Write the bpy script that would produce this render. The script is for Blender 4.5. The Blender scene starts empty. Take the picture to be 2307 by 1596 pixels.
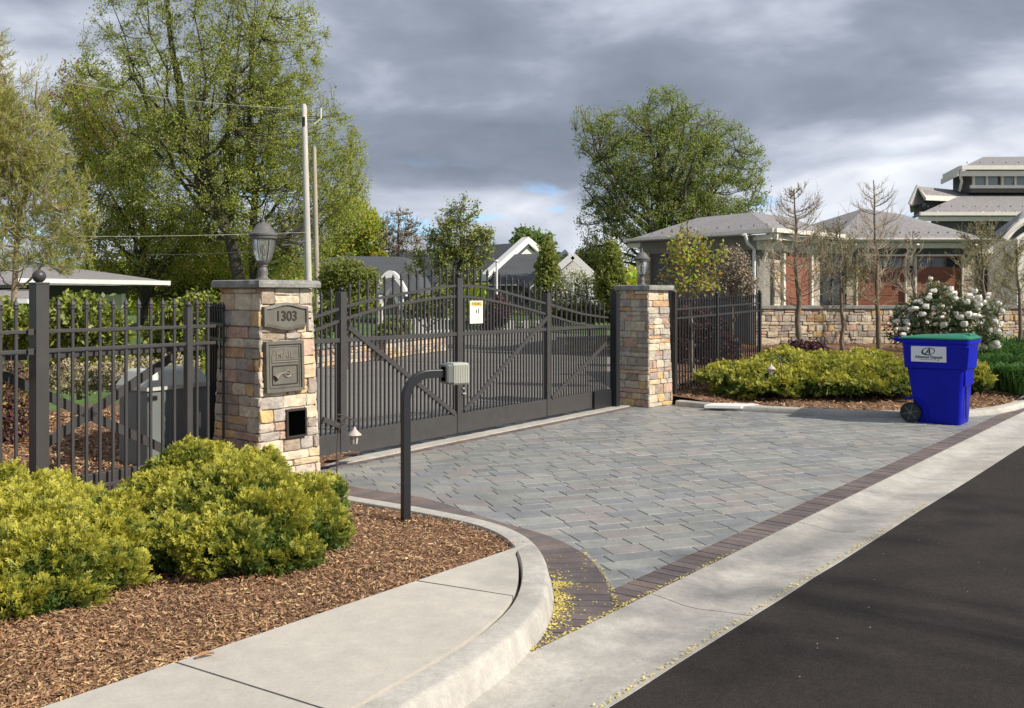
import bpy, math, random
import numpy as np
from mathutils import Vector, Matrix, noise
R = math.radians
rnd = random.Random(7)
rng = np.random.default_rng(11)
C = bpy.context.scene.collection
sc = bpy.context.scene
# ------------------------------------------------------------------ camera
FP, CX, HY, CH = 2182.0, 1153.5, 667.0, 1.65      # focal length in pixels, centre, horizon row, eye height
cam = bpy.data.cameras.new('camera'); cam.sensor_width = 36; cam.lens = 36 * FP / 2307
cam.shift_y = -(798 - HY) / 2307; cam.clip_end = 3000; cam.clip_start = 0.05
co = bpy.data.objects.new('camera', cam); co.location = (0, 0, CH); co.rotation_euler = (R(90), 0, 0)
C.objects.link(co); sc.camera = co
# ------------------------------------------------------------------ light
SUN_AZ = R(114)       # clockwise from +Y (view direction): the sun stands to the right
SUN_EL = R(38)
sd = Vector((math.sin(SUN_AZ) * math.cos(SUN_EL), math.cos(SUN_AZ) * math.cos(SUN_EL), math.sin(SUN_EL)))
sun = bpy.data.lights.new('sun', 'SUN'); sun.energy = 3.5; sun.angle = R(0.8); sun.color = (1.0, 0.93, 0.83)
so = bpy.data.objects.new('sun', sun); so.rotation_euler = sd.to_track_quat('Z', 'Y').to_euler(); C.objects.link(so)
sc.view_settings.view_transform = 'Standard'; sc.view_settings.look = 'None'
sc.view_settings.exposure = 0.66; sc.view_settings.gamma = 1; sc.view_settings.use_curve_mapping = False
# world: Nishita sky seen through procedural cloud decks
w = bpy.data.worlds.new('World'); sc.world = w; w.use_nodes = True
nt = w.node_tree; nt.nodes.clear(); N = nt.nodes.new; L = nt.links.new
def math_n(op, a, b=None, c=None, clamp=False):
    n = N('ShaderNodeMath'); n.operation = op; n.use_clamp = clamp
    for i, v in enumerate((a, b, c)):
        if v is None: continue
        if isinstance(v, (int, float)): n.inputs[i].default_value = v
        else: L(v, n.inputs[i])
    return n.outputs[0]
def mapr(v, a, b, c=0, d=1, smooth=True):
    n = N('ShaderNodeMapRange'); n.interpolation_type = 'SMOOTHSTEP' if smooth else 'LINEAR'
    L(v, n.inputs[0]); n.inputs[1].default_value = a; n.inputs[2].default_value = b
    n.inputs[3].default_value = c; n.inputs[4].default_value = d; return n.outputs[0]
out = N('ShaderNodeOutputWorld'); bg = N('ShaderNodeBackground')
sky = N('ShaderNodeTexSky'); sky.sky_type = 'NISHITA'; sky.sun_disc = False
sky.sun_elevation = SUN_EL; sky.sun_rotation = SUN_AZ
tc = N('ShaderNodeTexCoord'); sep = N('ShaderNodeSeparateXYZ'); L(tc.outputs['Generated'], sep.inputs[0])
zc = math_n('MAXIMUM', sep.outputs[2], 0.0)
cmb = N('ShaderNodeCombineXYZ'); L(sep.outputs[0], cmb.inputs[0]); L(sep.outputs[1], cmb.inputs[1]); L(zc, cmb.inputs[2])
def sky_noise(scale, stretch, loc, detail, rough, dist):
    m_ = N('ShaderNodeMapping'); L(cmb.outputs[0], m_.inputs[0]); m_.inputs['Scale'].default_value = (1, 1, stretch); m_.inputs['Location'].default_value = loc
    n_ = N('ShaderNodeTexNoise'); L(m_.outputs[0], n_.inputs[0]); n_.inputs['Scale'].default_value = scale; n_.inputs['Detail'].default_value = detail; n_.inputs['Roughness'].default_value = rough; n_.inputs['Distortion'].default_value = dist
    return n_.outputs[0]
big = sky_noise(2.6, 2.9, (-2.1, -2.7, 1.5), 5, .48, .5); mid = sky_noise(6.5, 2.5, (1.5, 7.3, 3.3), 6, .5, .35); wisp = sky_noise(15, 2.2, (4, 2, 1), 4, .5, .3)
# warped height: the underside of the deck is ragged and lifts towards the right
zw = math_n('ADD', zc, math_n('ADD', math_n('MULTIPLY', math_n('SUBTRACT', mid, 0.5), 0.22), math_n('MULTIPLY', sep.outputs[0], -0.05)))
low = mapr(zw, 0.100, 0.140, 1, 0)
shade = math_n('ADD', math_n('ADD', math_n('MULTIPLY', big, 0.55), math_n('MULTIPLY', mid, 0.35)), math_n('MULTIPLY', wisp, 0.10))
shade = math_n('ADD', shade, math_n('MULTIPLY', low, 0.10))
cr = N('ShaderNodeValToRGB'); L(shade, cr.inputs[0]); e = cr.color_ramp
e.elements[0].position = 0.38; e.elements[0].color = (0.100, 0.118, 0.148, 1)
e.elements[1].position = 0.72; e.elements[1].color = (0.42, 0.43, 0.455, 1)
for p_, c_ in ((0.45, (0.120, 0.138, 0.172, 1)), (0.51, (0.145, 0.164, 0.202, 1)), (0.57, (0.21, 0.23, 0.275, 1)), (0.65, (0.31, 0.33, 0.37, 1))):
    x_ = e.elements.new(p_); x_.color = c_
skm = N('ShaderNodeVectorMath'); skm.operation = 'SCALE'; L(sky.outputs[0], skm.inputs[0]); skm.inputs['Scale'].default_value = 0.10
skb = N('ShaderNodeVectorMath'); skb.operation = 'MULTIPLY'; L(skm.outputs[0], skb.inputs[0]); skb.inputs[1].default_value = (.55, .72, 1.0)
gap = math_n('MULTIPLY', mapr(sky_noise(6.5, 4.0, (7.7, 6.4, 8.8), 4, .5, .3), 0.55, 0.63), mapr(zc, 0.06, 0.15, 1, 0))
mx = N('ShaderNodeMix'); mx.data_type = 'RGBA'; L(gap, mx.inputs[0]); L(cr.outputs[0], mx.inputs[6]); L(skb.outputs[0], mx.inputs[7])
L(mx.outputs[2], bg.inputs[0]); bg.inputs[1].default_value = 1.48; L(bg.outputs[0], out.inputs[0])
# ------------------------------------------------------------------ projection helpers
def P(x, y, z=0.0):
    Y = FP * (CH - z) / (y - HY); return Vector(((x - CX) / FP * Y, Y, z))
def D(x, y, Y): return Vector(((x - CX) / FP * Y, Y, CH - (y - HY) / FP * Y))
class Line:
    """vertical plane through a ground point, with a bearing; maps photo measurements to metres on it"""
    def __init__(s, ox, oy, bearing, off=0.0):
        s.u = Vector((math.sin(bearing), math.cos(bearing), 0)); s.n = Vector((math.cos(bearing), -math.sin(bearing), 0))
        s.o = Vector((ox, oy, 0)) + s.n * off
    def t(s, x):
        k = (x - CX) / FP; return (k * s.o.y - s.o.x) / (s.u.x - k * s.u.y)
    def Y(s, x): return s.o.y + s.t(x) * s.u.y
    def z(s, x, y): return CH - (y - HY) / FP * s.Y(x)
    def p(s, t, z, off=0): return s.o + s.u * t + s.n * off + Vector((0, 0, z))
# ------------------------------------------------------------------ materials
MAT = {}
def material(name, col, rough=0.6, ramp=None, noise_=None, bump=None, metal=0.0, trans=0.0, spec=0.5, tipcol=None, coat=0, glass=0):
    m = bpy.data.materials.new(name); m.use_nodes = True; t = m.node_tree; b = t.nodes['Principled BSDF']
    nn = t.nodes.new; lk = t.links.new
    b.inputs['Roughness'].default_value = rough; b.inputs['Metallic'].default_value = metal
    b.inputs['Specular IOR Level'].default_value = spec
    if coat: b.inputs['Coat Weight'].default_value = coat
    rgb = nn('ShaderNodeRGB'); rgb.outputs[0].default_value = (*col, 1); src = rgb.outputs[0]
    if ramp:
        g = nn('ShaderNodeNewGeometry'); cr_ = nn('ShaderNodeValToRGB'); cr_.color_ramp.interpolation = 'CONSTANT'
        lk(g.outputs['Random Per Island'], cr_.inputs[0]); els = cr_.color_ramp.elements
        k = len(ramp); els[0].color = (*ramp[0], 1); els[1].position = 1 / k; els[1].color = (*ramp[1 % k], 1)
        for i in range(2, k):
            q = els.new(i / k); q.color = (*ramp[i], 1)
        src = cr_.outputs[0]
    if tipcol:
        a = nn('ShaderNodeAttribute'); a.attribute_name = 'tip'; q = nn('ShaderNodeMix'); q.data_type = 'RGBA'
        lk(a.outputs['Fac'], q.inputs[0]); lk(src, q.inputs[6]); q.inputs[7].default_value = (*tipcol, 1); src = q.outputs[2]
    tcn = nn('ShaderNodeTexCoord')
    for (sc_, amt, *rest) in (noise_ or []):
        n = nn('ShaderNodeTexNoise'); n.inputs['Scale'].default_value = sc_; n.inputs['Detail'].default_value = 5
        if rest:
            mpn = nn('ShaderNodeMapping'); mpn.inputs['Scale'].default_value = rest[0]; lk(tcn.outputs['Object'], mpn.inputs[0]); lk(mpn.outputs[0], n.inputs[0])
        else: lk(tcn.outputs['Object'], n.inputs[0])
        mr = nn('ShaderNodeMapRange'); lk(n.outputs[0], mr.inputs[0]); mr.inputs[1].default_value = 0.3; mr.inputs[2].default_value = 0.7
        mr.inputs[3].default_value = 1 - amt; mr.inputs[4].default_value = 1 + amt
        v = nn('ShaderNodeVectorMath'); v.operation = 'SCALE'; lk(src, v.inputs[0]); lk(mr.outputs[0], v.inputs['Scale']); src = v.outputs[0]
    lk(src, b.inputs['Base Color'])
    if bump:
        prev = None
        for (sc_, st, ds) in bump:
            n = nn('ShaderNodeTexNoise'); n.inputs['Scale'].default_value = sc_; n.inputs['Detail'].default_value = 6; lk(tcn.outputs['Object'], n.inputs[0])
            bm_ = nn('ShaderNodeBump'); bm_.inputs['Strength'].default_value = st; bm_.inputs['Distance'].default_value = ds
            lk(n.outputs[0], bm_.inputs['Height'])
            if prev: lk(prev, bm_.inputs['Normal'])
            prev = bm_.outputs[0]
        lk(prev, b.inputs['Normal'])
    if glass: b.inputs['Transmission Weight'].default_value = glass; b.inputs['IOR'].default_value = 1.2
    if trans:
        o = t.nodes['Material Output']; tr = nn('ShaderNodeBsdfTranslucent'); ms = nn('ShaderNodeMixShader'); lk(src, tr.inputs[0])
        ms.inputs[0].default_value = trans; lk(b.outputs[0], ms.inputs[1]); lk(tr.outputs[0], ms.inputs[2]); lk(ms.outputs[0], o.inputs[0])
    MAT[name] = m; return m
material('stone', (.3, .3, .3), .85, ramp=[(0.390, 0.342, 0.276), (0.595, 0.459, 0.295), (0.508, 0.439, 0.340), (0.649, 0.551, 0.405), (0.541, 0.367, 0.276), (0.357, 0.296, 0.248), (0.627, 0.439, 0.203), (0.583, 0.500, 0.378), (0.411, 0.362, 0.313), (0.454, 0.316, 0.239), (0.606, 0.510, 0.368), (0.519, 0.459, 0.350), (0.346, 0.270, 0.203), (0.670, 0.581, 0.432), (0.541, 0.347, 0.193), (0.541, 0.449, 0.359), (0.627, 0.530, 0.396), (0.475, 0.418, 0.350)],
         noise_=[(14, .22), (60, .15)], bump=[(25, .6, .02), (110, .4, .006)])
material('mortar', (.42, .385, .335), .95, noise_=[(40, .2)], bump=[(80, .5, .01)])
material('capstone', (.27, .27, .25), .85, noise_=[(9, .25), (45, .2)], bump=[(30, .6, .02)])
material('paver', (.2, .2, .2), .5, ramp=[(0.245, 0.250, 0.243), (0.283, 0.278, 0.254), (0.221, 0.229, 0.225), (0.302, 0.284, 0.254), (0.264, 0.268, 0.250), (0.236, 0.241, 0.247), (0.276, 0.254, 0.238), (0.251, 0.260, 0.240), (0.288, 0.291, 0.269), (0.232, 0.238, 0.225)],
         noise_=[(1.1, .16), (7, .12), (40, .10)], bump=[(22, .45, .01), (90, .35, .003)])
material('joint_sand', (.22, .20, .175), .95, noise_=[(30, .3)])
material('brick_paver', (.1, .08, .08), .75, ramp=[(0.155, 0.122, 0.115), (0.125, 0.101, 0.100), (0.180, 0.143, 0.130), (0.140, 0.117, 0.115), (0.170, 0.127, 0.110)], noise_=[(4, .15), (50, .15)], bump=[(70, .4, .004)])
material('concrete', (.50, .465, .405), .85, noise_=[(1.3, .08), (9, .07), (70, .06)], bump=[(60, .25, .004), (220, .3, .0015)])
material('kerb_concrete', (.44, .415, .37), .85, noise_=[(.9, .16), (4.5, .14), (17, .10), (80, .10)], bump=[(40, .3, .006), (200, .3, .002)])
material('asphalt', (.034, .029, .0265), .95, spec=.2, noise_=[(.45, .20), (3.2, .12), (22, .12), (130, .45)], bump=[(240, .7, .004), (18, .15, .01)])
material('mulch', (.19, .105, .062), .95, noise_=[(6, .25), (60, .45)], bump=[(70, .8, .02)])
material('mulch_chip', (.2, .1, .05), .9, ramp=[(0.330, 0.179, 0.086), (0.432, 0.251, 0.121), (0.215, 0.112, 0.057), (0.532, 0.358, 0.183), (0.279, 0.153, 0.080), (0.381, 0.206, 0.098), (0.165, 0.093, 0.051), (0.609, 0.438, 0.229), (0.317, 0.159, 0.086), (0.457, 0.279, 0.149)], noise_=[(3, .12)])
material('dark_metal', (.036, .036, .039), .42)
material('metal', (.058, .055, .054), .42, noise_=[(8, .10)], spec=.5)
material('black_metal', (.02, .021, .024), .4)
material('drive', (.19, .18, .165), .85, noise_=[(.8, .12), (30, .15)])
material('lawn', (.07, .13, .03), .95, noise_=[(.6, .25), (20, .25)])
material('grass', (.06, .16, .03), .7, ramp=[(.07, .17, .035), (.10, .22, .045), (.055, .13, .03), (.13, .24, .06)], trans=.3)
material('slate_roof', (.27, .255, .255), .8, noise_=[(9, .22), (45, .16, (1, 1, 3))], bump=[(40, .5, .02)])
material('dark_roof', (.07, .075, .082), .85, noise_=[(14, .2), (1, .1)])
material('siding', (.125, .118, .118), .8, noise_=[(14, .15, (.3, .3, 6))], bump=[(16, .4, .02)])
material('grey_wall', (.27, .25, .22), .8, noise_=[(12, .15)])
material('trim', (.82, .78, .68), .6, noise_=[(6, .05)])
material('white', (.80, .79, .76), .6, noise_=[(3, .05)])
material('cream', (.62, .60, .44), .7)
material('garage_wood', (.26, .085, .045), .55, noise_=[(4, .22, (1, 1, 6)), (30, .15)])
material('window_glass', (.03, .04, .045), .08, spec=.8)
material('painted_sky_glass', (.26, .32, .33), .2, spec=.8)  # pale base colour stands in for reflected sky
material('lamp_metal', (.13, .125, .12), .55, noise_=[(20, .2)])
material('lamp_glass', (.80, .82, .78), .12, glass=.85)
material('bronze', (.155, .145, .12), .5, metal=.2, noise_=[(10, .15)])
material('bronze_dark', (.035, .027, .02), .5)
material('bronze_pale', (.23, .20, .16), .5, metal=.2)
material('black', (.001, .001, .001), 1.0, spec=0)
material('box_ribbed', (.40, .41, .35), .5, noise_=[(6, .06)])
material('box_grey', (.15, .16, .15), .5)
material('cabinet', (.17, .19, .18), .5, noise_=[(3, .1)])
material('cabinet_dark', (.07, .085, .08), .5)
material('cabinet_cover', (.55, .56, .50), .6)
material('bin_blue', (.002, .008, .40), .45, spec=.22, noise_=[(3, .12)])
material('bin_dark', (.004, .007, .10), .5)
material('lid_green', (.018, .19, .11), .42, noise_=[(4, .08)])
material('rubber', (.012, .015, .016), .6)
material('wheel_grey', (.10, .14, .14), .5)
material('sticker', (.78, .79, .84), .5)
material('ink', (.01, .012, .01), .6)
material('sign_white', (.85, .83, .70), .6)
material('sign_yellow', (.80, .60, .16), .6)
material('sign_brown', (.30, .18, .03), .6)
material('ink_grey', (.35, .36, .33), .6)
material('hook_iron', (.075, .06, .055), .55)
material('lantern_shade', (.50, .44, .38), .6)
material('pole_wood', (.52, .49, .44), .85, noise_=[(5, .15, (2, 2, .25)), (40, .15)])
material('pole_wood_brown', (.40, .35, .27), .85, noise_=[(5, .18, (2, 2, .25)), (40, .15)])
material('wire_pale', (.5, .52, .42), .5)
material('wire_dark', (.02, .02, .02), .5)
material('bark_dark', (.075, .065, .052), .95, noise_=[(7, .3)], bump=[(30, .6, .02)])
material('bark_pale', (.27, .23, .18), .95, noise_=[(9, .25)], bump=[(30, .5, .01)])
material('bark_brown_pale', (.30, .235, .16), .95, noise_=[(9, .25)])
material('bark_brown', (.20, .155, .11), .95, noise_=[(9, .25)])
LT = .58
material('leaf_maple', (.1, .2, .04), .6, ramp=[(0.417, 0.485, 0.083), (0.531, 0.590, 0.110), (0.323, 0.383, 0.061), (0.473, 0.501, 0.121), (0.589, 0.603, 0.165), (0.360, 0.413, 0.066)], trans=LT)
material('leaf_olive', (.1, .15, .04), .6, ramp=[(0.416, 0.551, 0.065), (0.584, 0.528, 0.104), (0.343, 0.458, 0.058), (0.536, 0.666, 0.091), (0.634, 0.413, 0.111), (0.466, 0.573, 0.072)], trans=LT)
material('leaf_red', (.2, .1, .06), .6, ramp=[(0.374, 0.187, 0.110), (0.308, 0.209, 0.088), (0.264, 0.264, 0.083), (0.418, 0.231, 0.143)], trans=LT)
material('leaf_cypress', (.2, .2, .05), .6, ramp=[(0.446, 0.454, 0.117), (0.551, 0.539, 0.156), (0.341, 0.355, 0.091), (0.499, 0.510, 0.130), (0.604, 0.595, 0.234)], trans=LT)
material('leaf_willow', (.1, .15, .04), .6, ramp=[(0.267, 0.380, 0.070), (0.362, 0.467, 0.091), (0.210, 0.293, 0.063), (0.440, 0.467, 0.119), (0.440, 0.362, 0.154), (0.306, 0.430, 0.077)], trans=LT)
material('leaf_dark', (.06, .1, .03), .6, ramp=[(0.173, 0.244, 0.048), (0.235, 0.321, 0.060), (0.312, 0.305, 0.072), (0.204, 0.260, 0.054), (0.375, 0.366, 0.084)], trans=.25)
material('leaf_bright', (.1, .2, .04), .6, ramp=[(0.254, 0.310, 0.072), (0.355, 0.391, 0.091), (0.204, 0.241, 0.052), (0.305, 0.333, 0.078)], trans=LT)
material('leaf_lime', (.2, .3, .08), .6, ramp=[(.24, .34, .10), (.30, .38, .13), (.20, .29, .08)], trans=LT)
material('leaf_shrub', (.1, .18, .03), .5, ramp=[(0.207, 0.252, 0.042), (0.284, 0.336, 0.058), (0.142, 0.178, 0.031), (0.362, 0.377, 0.073), (0.233, 0.284, 0.048)], trans=.3)
material('leaf_purple', (.05, .02, .025), .6, ramp=[(.12, .05, .055), (.17, .075, .08), (.075, .035, .042)], trans=.2)
material('leaf_rust', (.2, .1, .04), .6, ramp=[(0.360, 0.225, 0.084), (0.300, 0.250, 0.084), (0.408, 0.275, 0.096), (0.240, 0.175, 0.072)], trans=.3)
material('twig_tan', (.3, .24, .17), .9, ramp=[(.42, .34, .25), (.32, .26, .19), (.50, .43, .32), (.37, .31, .22)])
material('twig_bud', (.2, .2, .08), .9, ramp=[(.33, .29, .15), (.40, .35, .20), (.26, .24, .12)])
material('leaf_viburnum', (.06, .1, .04), .5, ramp=[(.13, .18, .08), (.18, .24, .10), (.10, .14, .06), (.24, .27, .15)], trans=.25)
material('petal_white', (.78, .76, .68), .7, ramp=[(.84, .82, .74), (.74, .71, .64), (.88, .84, .76)], trans=.2)
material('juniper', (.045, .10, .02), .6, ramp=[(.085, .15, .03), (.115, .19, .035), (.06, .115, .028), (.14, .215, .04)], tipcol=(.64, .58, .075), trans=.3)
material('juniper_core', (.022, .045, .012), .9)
material('pollen', (.7, .55, .1), .8, ramp=[(.75, .60, .13), (.62, .50, .10), (.80, .68, .25)])
# ------------------------------------------------------------------ mesh builder
def tag(o, label=None, cat=None, group=None, kind=None):
    if label: o['label'] = label
    if cat: o['category'] = cat
    if group: o['group'] = group
    if kind: o['kind'] = kind
    return o
def thing(name, loc, label, cat, group=None):
    o = bpy.data.objects.new(name, None); o.empty_display_size = .2; o.location = loc; C.objects.link(o); return tag(o, label, cat, group)
def np_object(name, V, F, mat, parent=None, loc=None, smooth=False, attr=None):
    V = np.asarray(V, dtype=np.float32).reshape(-1, 3); F = np.asarray(F, dtype=np.int32)
    base = Vector(parent.location) if parent else (Vector(loc) if loc is not None else Vector((0, 0, 0)))
    if parent and parent.parent: base = base + Vector(parent.parent.location)
    me = bpy.data.meshes.new(name); n, k = F.shape
    me.vertices.add(len(V)); me.vertices.foreach_set('co', (V - np.array(base, dtype=np.float32)).ravel())
    me.loops.add(n * k); me.loops.foreach_set('vertex_index', F.ravel())
    me.polygons.add(n); me.polygons.foreach_set('loop_start', np.arange(0, n * k, k, dtype=np.int32)); me.polygons.foreach_set('loop_total', np.full(n, k, dtype=np.int32))
    if smooth: me.polygons.foreach_set('use_smooth', np.ones(n, dtype=bool))
    if attr is not None:
        a = me.attributes.new('tip', 'FLOAT', 'POINT'); a.data.foreach_set('value', np.asarray(attr, dtype=np.float32))
    me.update(calc_edges=True); me.materials.append(MAT[mat])
    o = bpy.data.objects.new(name, me); C.objects.link(o)
    if parent: o.parent = parent
    elif loc is not None: o.location = loc
    return o
class MB:
    def __init__(s): s.v = []; s.f = []
    def add(s, vs, fs):
        b = len(s.v); s.v += [tuple(q) for q in vs]; s.f += [tuple(i + b for i in f) for f in fs]; return s
    def hexa(s, p):   # p: 4 bottom + 4 top corners
        return s.add(p, [(3, 2, 1, 0), (4, 5, 6, 7), (0, 1, 5, 4), (1, 2, 6, 5), (2, 3, 7, 6), (3, 0, 4, 7)])
    def obox(s, o, dx, dy, dz):   # origin corner and three edge vectors
        o = Vector(o); dx = Vector(dx); dy = Vector(dy); dz = Vector(dz)
        return s.hexa([o, o + dx, o + dx + dy, o + dy, o + dz, o + dx + dz, o + dx + dy + dz, o + dy + dz])
    def cbox(s, c, sx, sy, sz, u=Vector((1, 0, 0))):   # centred in plan, bottom at c.z
        u = Vector(u).normalized(); v = Vector((-u.y, u.x, 0)); c = Vector(c)
        return s.obox(c - u * sx / 2 - v * sy / 2, u * sx, v * sy, Vector((0, 0, sz)))
    def bar(s, a, b, w, h, up=Vector((0, 0, 1))):
        a = Vector(a); b = Vector(b); d = (b - a).normalized(); sd_ = d.cross(up).normalized(); u2 = sd_.cross(d).normalized()
        return s.obox(a - sd_ * w / 2 - u2 * h / 2, b - a, sd_ * w, u2 * h)
    def tube(s, pts, r, n=8, caps=True):
        pts = [Vector(p) for p in pts]; rs = r if isinstance(r, (list, tuple)) else [r] * len(pts); b = len(s.v); ref = None
        for i, p in enumerate(pts):
            d = (pts[min(i + 1, len(pts) - 1)] - pts[max(i - 1, 0)]).normalized()
            if ref is None: ref = d.orthogonal().normalized()
            ref = (ref - d * ref.dot(d)).normalized(); q = d.cross(ref)
            for k in range(n):
                a = 2 * math.pi * k / n; s.v.append(tuple(p + (ref * math.cos(a) + q * math.sin(a)) * rs[i]))
        for i in range(len(pts) - 1):
            for k in range(n):
                k2 = (k + 1) % n; s.f.append((b + i * n + k, b + i * n + k2, b + (i + 1) * n + k2, b + (i + 1) * n + k))
        if caps: s.f.append(tuple(b + k for k in range(n))[::-1]); s.f.append(tuple(b + (len(pts) - 1) * n + k for k in range(n)))
        return s
    def lathe(s, c, prof, n=20, rot=0):
        c = Vector(c); b = len(s.v)
        for (r, z) in prof:
            for k in range(n):
                a = 2 * math.pi * k / n + rot; s.v.append((c.x + r * math.cos(a), c.y + r * math.sin(a), c.z + z))
        for i in range(len(prof) - 1):
            for k in range(n):
                k2 = (k + 1) % n; s.f.append((b + i * n + k, b + i * n + k2, b + (i + 1) * n + k2, b + (i + 1) * n + k))
        s.f.append(tuple(b + k for k in range(n))[::-1]); s.f.append(tuple(b + (len(prof) - 1) * n + k for k in range(n)))
        return s
    def loft(s, rings):
        b = len(s.v); n = len(rings[0])
        for r in rings: s.v += [tuple(p) for p in r]
        for i in range(len(rings) - 1):
            for k in range(n):
                k2 = (k + 1) % n; s.f.append((b + i * n + k, b + i * n + k2, b + (i + 1) * n + k2, b + (i + 1) * n + k))
        s.f.append(tuple(b + k for k in range(n))[::-1]); s.f.append(tuple(b + (len(rings) - 1) * n + k for k in range(n)))
        return s
    def slab(s, pts, th):   # polygon extruded along its normal
        pts = [Vector(p) for p in pts]; nrm = (pts[1] - pts[0]).cross(pts[2] - pts[0]).normalized() * th; n = len(pts)
        return s.add([p for p in pts] + [p - nrm for p in pts], [tuple(range(n)), tuple(range(2 * n - 1, n - 1, -1))] + [(i + n, (i + 1) % n + n, (i + 1) % n, i) for i in range(n)])
    def build(s, name, mat, parent=None, loc=None, smooth=False, bevel=0, label=None):
        base = Vector((0, 0, 0)); q = parent
        while q: base = base + Vector(q.location); q = q.parent
        if not parent and loc is not None: base = Vector(loc)
        me = bpy.data.meshes.new(name); me.from_pydata([tuple(Vector(v) - base) for v in s.v], [], s.f); me.materials.append(MAT[mat])
        if smooth:
            me.polygons.foreach_set('use_smooth', [True] * len(me.polygons)); me.set_sharp_from_angle(angle=R(38)) if hasattr(me, 'set_sharp_from_angle') else None
        me.update(); o = bpy.data.objects.new(name, me); C.objects.link(o)
        if parent: o.parent = parent
        elif loc is not None: o.location = loc
        if bevel:
            m = o.modifiers.new('bevel', 'BEVEL'); m.width = bevel; m.segments = 2; m.limit_method = 'ANGLE'
        if label: o['label'] = label
        return o
def struct(o): o['kind'] = 'structure'; return o
def dup_child(o, parent, off):
    c = o.copy(); c.parent = parent; c.location = Vector(o.location) + Vector(off); C.objects.link(c); return c
def text_part(name, s, size, origin, ux, uz, mat, parent, depth=.002, bold=0, align='CENTER', xs=1):
    cu = bpy.data.curves.new(name, 'FONT'); cu.body = s; cu.size = size; cu.extrude = depth; cu.align_x = align; cu.align_y = 'CENTER'; cu.offset = bold
    tmp = bpy.data.objects.new(name, cu); C.objects.link(tmp); dg = bpy.context.evaluated_depsgraph_get(); me = bpy.data.meshes.new_from_object(tmp.evaluated_get(dg)); C.objects.unlink(tmp); bpy.data.objects.remove(tmp)
    ux = Vector(ux).normalized(); uz = Vector(uz).normalized(); nn_ = ux.cross(uz); base = Vector((0, 0, 0)); q = parent
    while q: base = base + Vector(q.location); q = q.parent
    for v in me.vertices: v.co = Vector(origin) - base + ux * v.co.x * xs + uz * v.co.y + nn_ * v.co.z
    me.materials.clear(); me.materials.append(MAT[mat]); o = bpy.data.objects.new(name, me); C.objects.link(o); o.parent = parent; return o
def fan(pts):   # ngon sheet
    return MB().add(pts, [tuple(range(len(pts)))])
# ------------------------------------------------------------------ ground layout (metres; road runs along U, house side is +V)
RU = Vector((.6115, .7912, 0)); RV = Vector((-.7912, .6115, 0))
def UV(u, v, z=0): return RU * u + RV * v + Vector((0, 0, z))
g = Line(-.593, 11.4, R(34.5))        # sliding gate plane
BED = .12
struct(fan([(-900, -60, -.08), (900, -60, -.08), (900, 1500, -.08), (-900, 1500, -.08)]).build('ground', 'lawn'))
struct(fan([UV(-12, 2.068, 0.002), UV(-12, -14, 0.002), UV(70, -14, 0.002), UV(70, 2.068, 0.002)]).build('road', 'asphalt'))
# gutter with dished profile
gv = [(2.045, -.05), (2.065, .004), (2.15, -.002), (2.28, -.013), (2.38, -.022), (2.46, -.020), (2.54, -.008), (2.62, .002), (2.665, .005), (2.68, -.05)]
joints = [-12, -6, -3.2, -1.4, 1.15, 2.62, 4.7, 6.85, 9.3, 11.9, 14.6, 17.4, 20.4, 30, 45]
for a, b in zip(joints[:-1], joints[1:]):
    pass
def gutter():
    m = MB()
    for a, b in zip(joints[:-1], joints[1:]):
        k = max(2, int((b - a) / .4)); bs = len(m.v)
        for i in range(k + 1):
            u = a + .003 + (b - a - .006) * i / k
            for j, (v, z) in enumerate(gv):
                wob = .012 * noise.noise(Vector((u * 3.1, v, 2))) + .008 * noise.noise(Vector((u * 11, v, 5))) if j < 2 else 0
                m.v.append(tuple(UV(u, v + wob, z)))
        n = len(gv)
        for i in range(k):
            for j in range(n - 1): m.f.append((bs + i * n + j, bs + i * n + j + 1, bs + (i + 1) * n + j + 1, bs + (i + 1) * n + j))
    return m.build('gutter', 'kerb_concrete', smooth=True)
struct(gutter())
# near kerb: inner edge, traced from the pillar round the corner and back along the road
K1 = [(-2.1, 7.86), (-1.72, 7.60), (-1.232, 7.257), (-.810, 6.969), (-.378, 6.623), (-.173, 6.400), (-.047, 6.15), (.020, 5.90), (.052, 5.60), (.056, 5.307), (.038, 5.027), (-.010, 4.748), (-.123, 4.427), (-.250, 4.162), (-.430, 3.85), (-.575, 3.60)]
K1 = [Vector((a, b, 0)) for a, b in K1] + [UV(2.35, 2.645), UV(1.6, 2.64), UV(0, 2.64), UV(-8, 2.64)]
def smooth_poly(P_, it=2):
    for _ in range(it):
        q = [P_[0]]
        for a, b in zip(P_[:-1], P_[1:]): q += [a * .75 + b * .25, a * .25 + b * .75]
        P_ = q + [P_[-1]]
    return P_
K1s = smooth_poly(K1)
def normals(P_, side):
    o = []
    for i in range(len(P_)):
        d = (P_[min(i + 1, len(P_) - 1)] - P_[max(i - 1, 0)]).normalized(); o.append(Vector((d.y, -d.x, 0)) * side)
    return o
def sweep(path, prof, side, name, mat):
    nn_ = normals(path, side); m = MB(); k = len(prof)
    for p, n_ in zip(path, nn_):
        for (o_, z) in prof: m.v.append(tuple(p + n_ * o_ + Vector((0, 0, z))))
    for i in range(len(path) - 1):
        for j in range(k - 1):
            m.f.append((i * k + j, i * k + j + 1, (i + 1) * k + j + 1, (i + 1) * k + j))
    return m.build(name, mat, smooth=True)
kprof = [(0, -.06), (0, .112), (.006, .120), (.12, .120), (.138, .114), (.150, .098), (.168, .02), (.178, .004), (.19, -.06)]
# path runs from the pillar towards the road: outer (driveway) side lies on its left
struct(sweep(K1s, kprof, -1, 'kerb', 'kerb_concrete'))
outer1 = [p + n_ * .176 for p, n_ in zip(K1s, normals(K1s, -1))]
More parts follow.
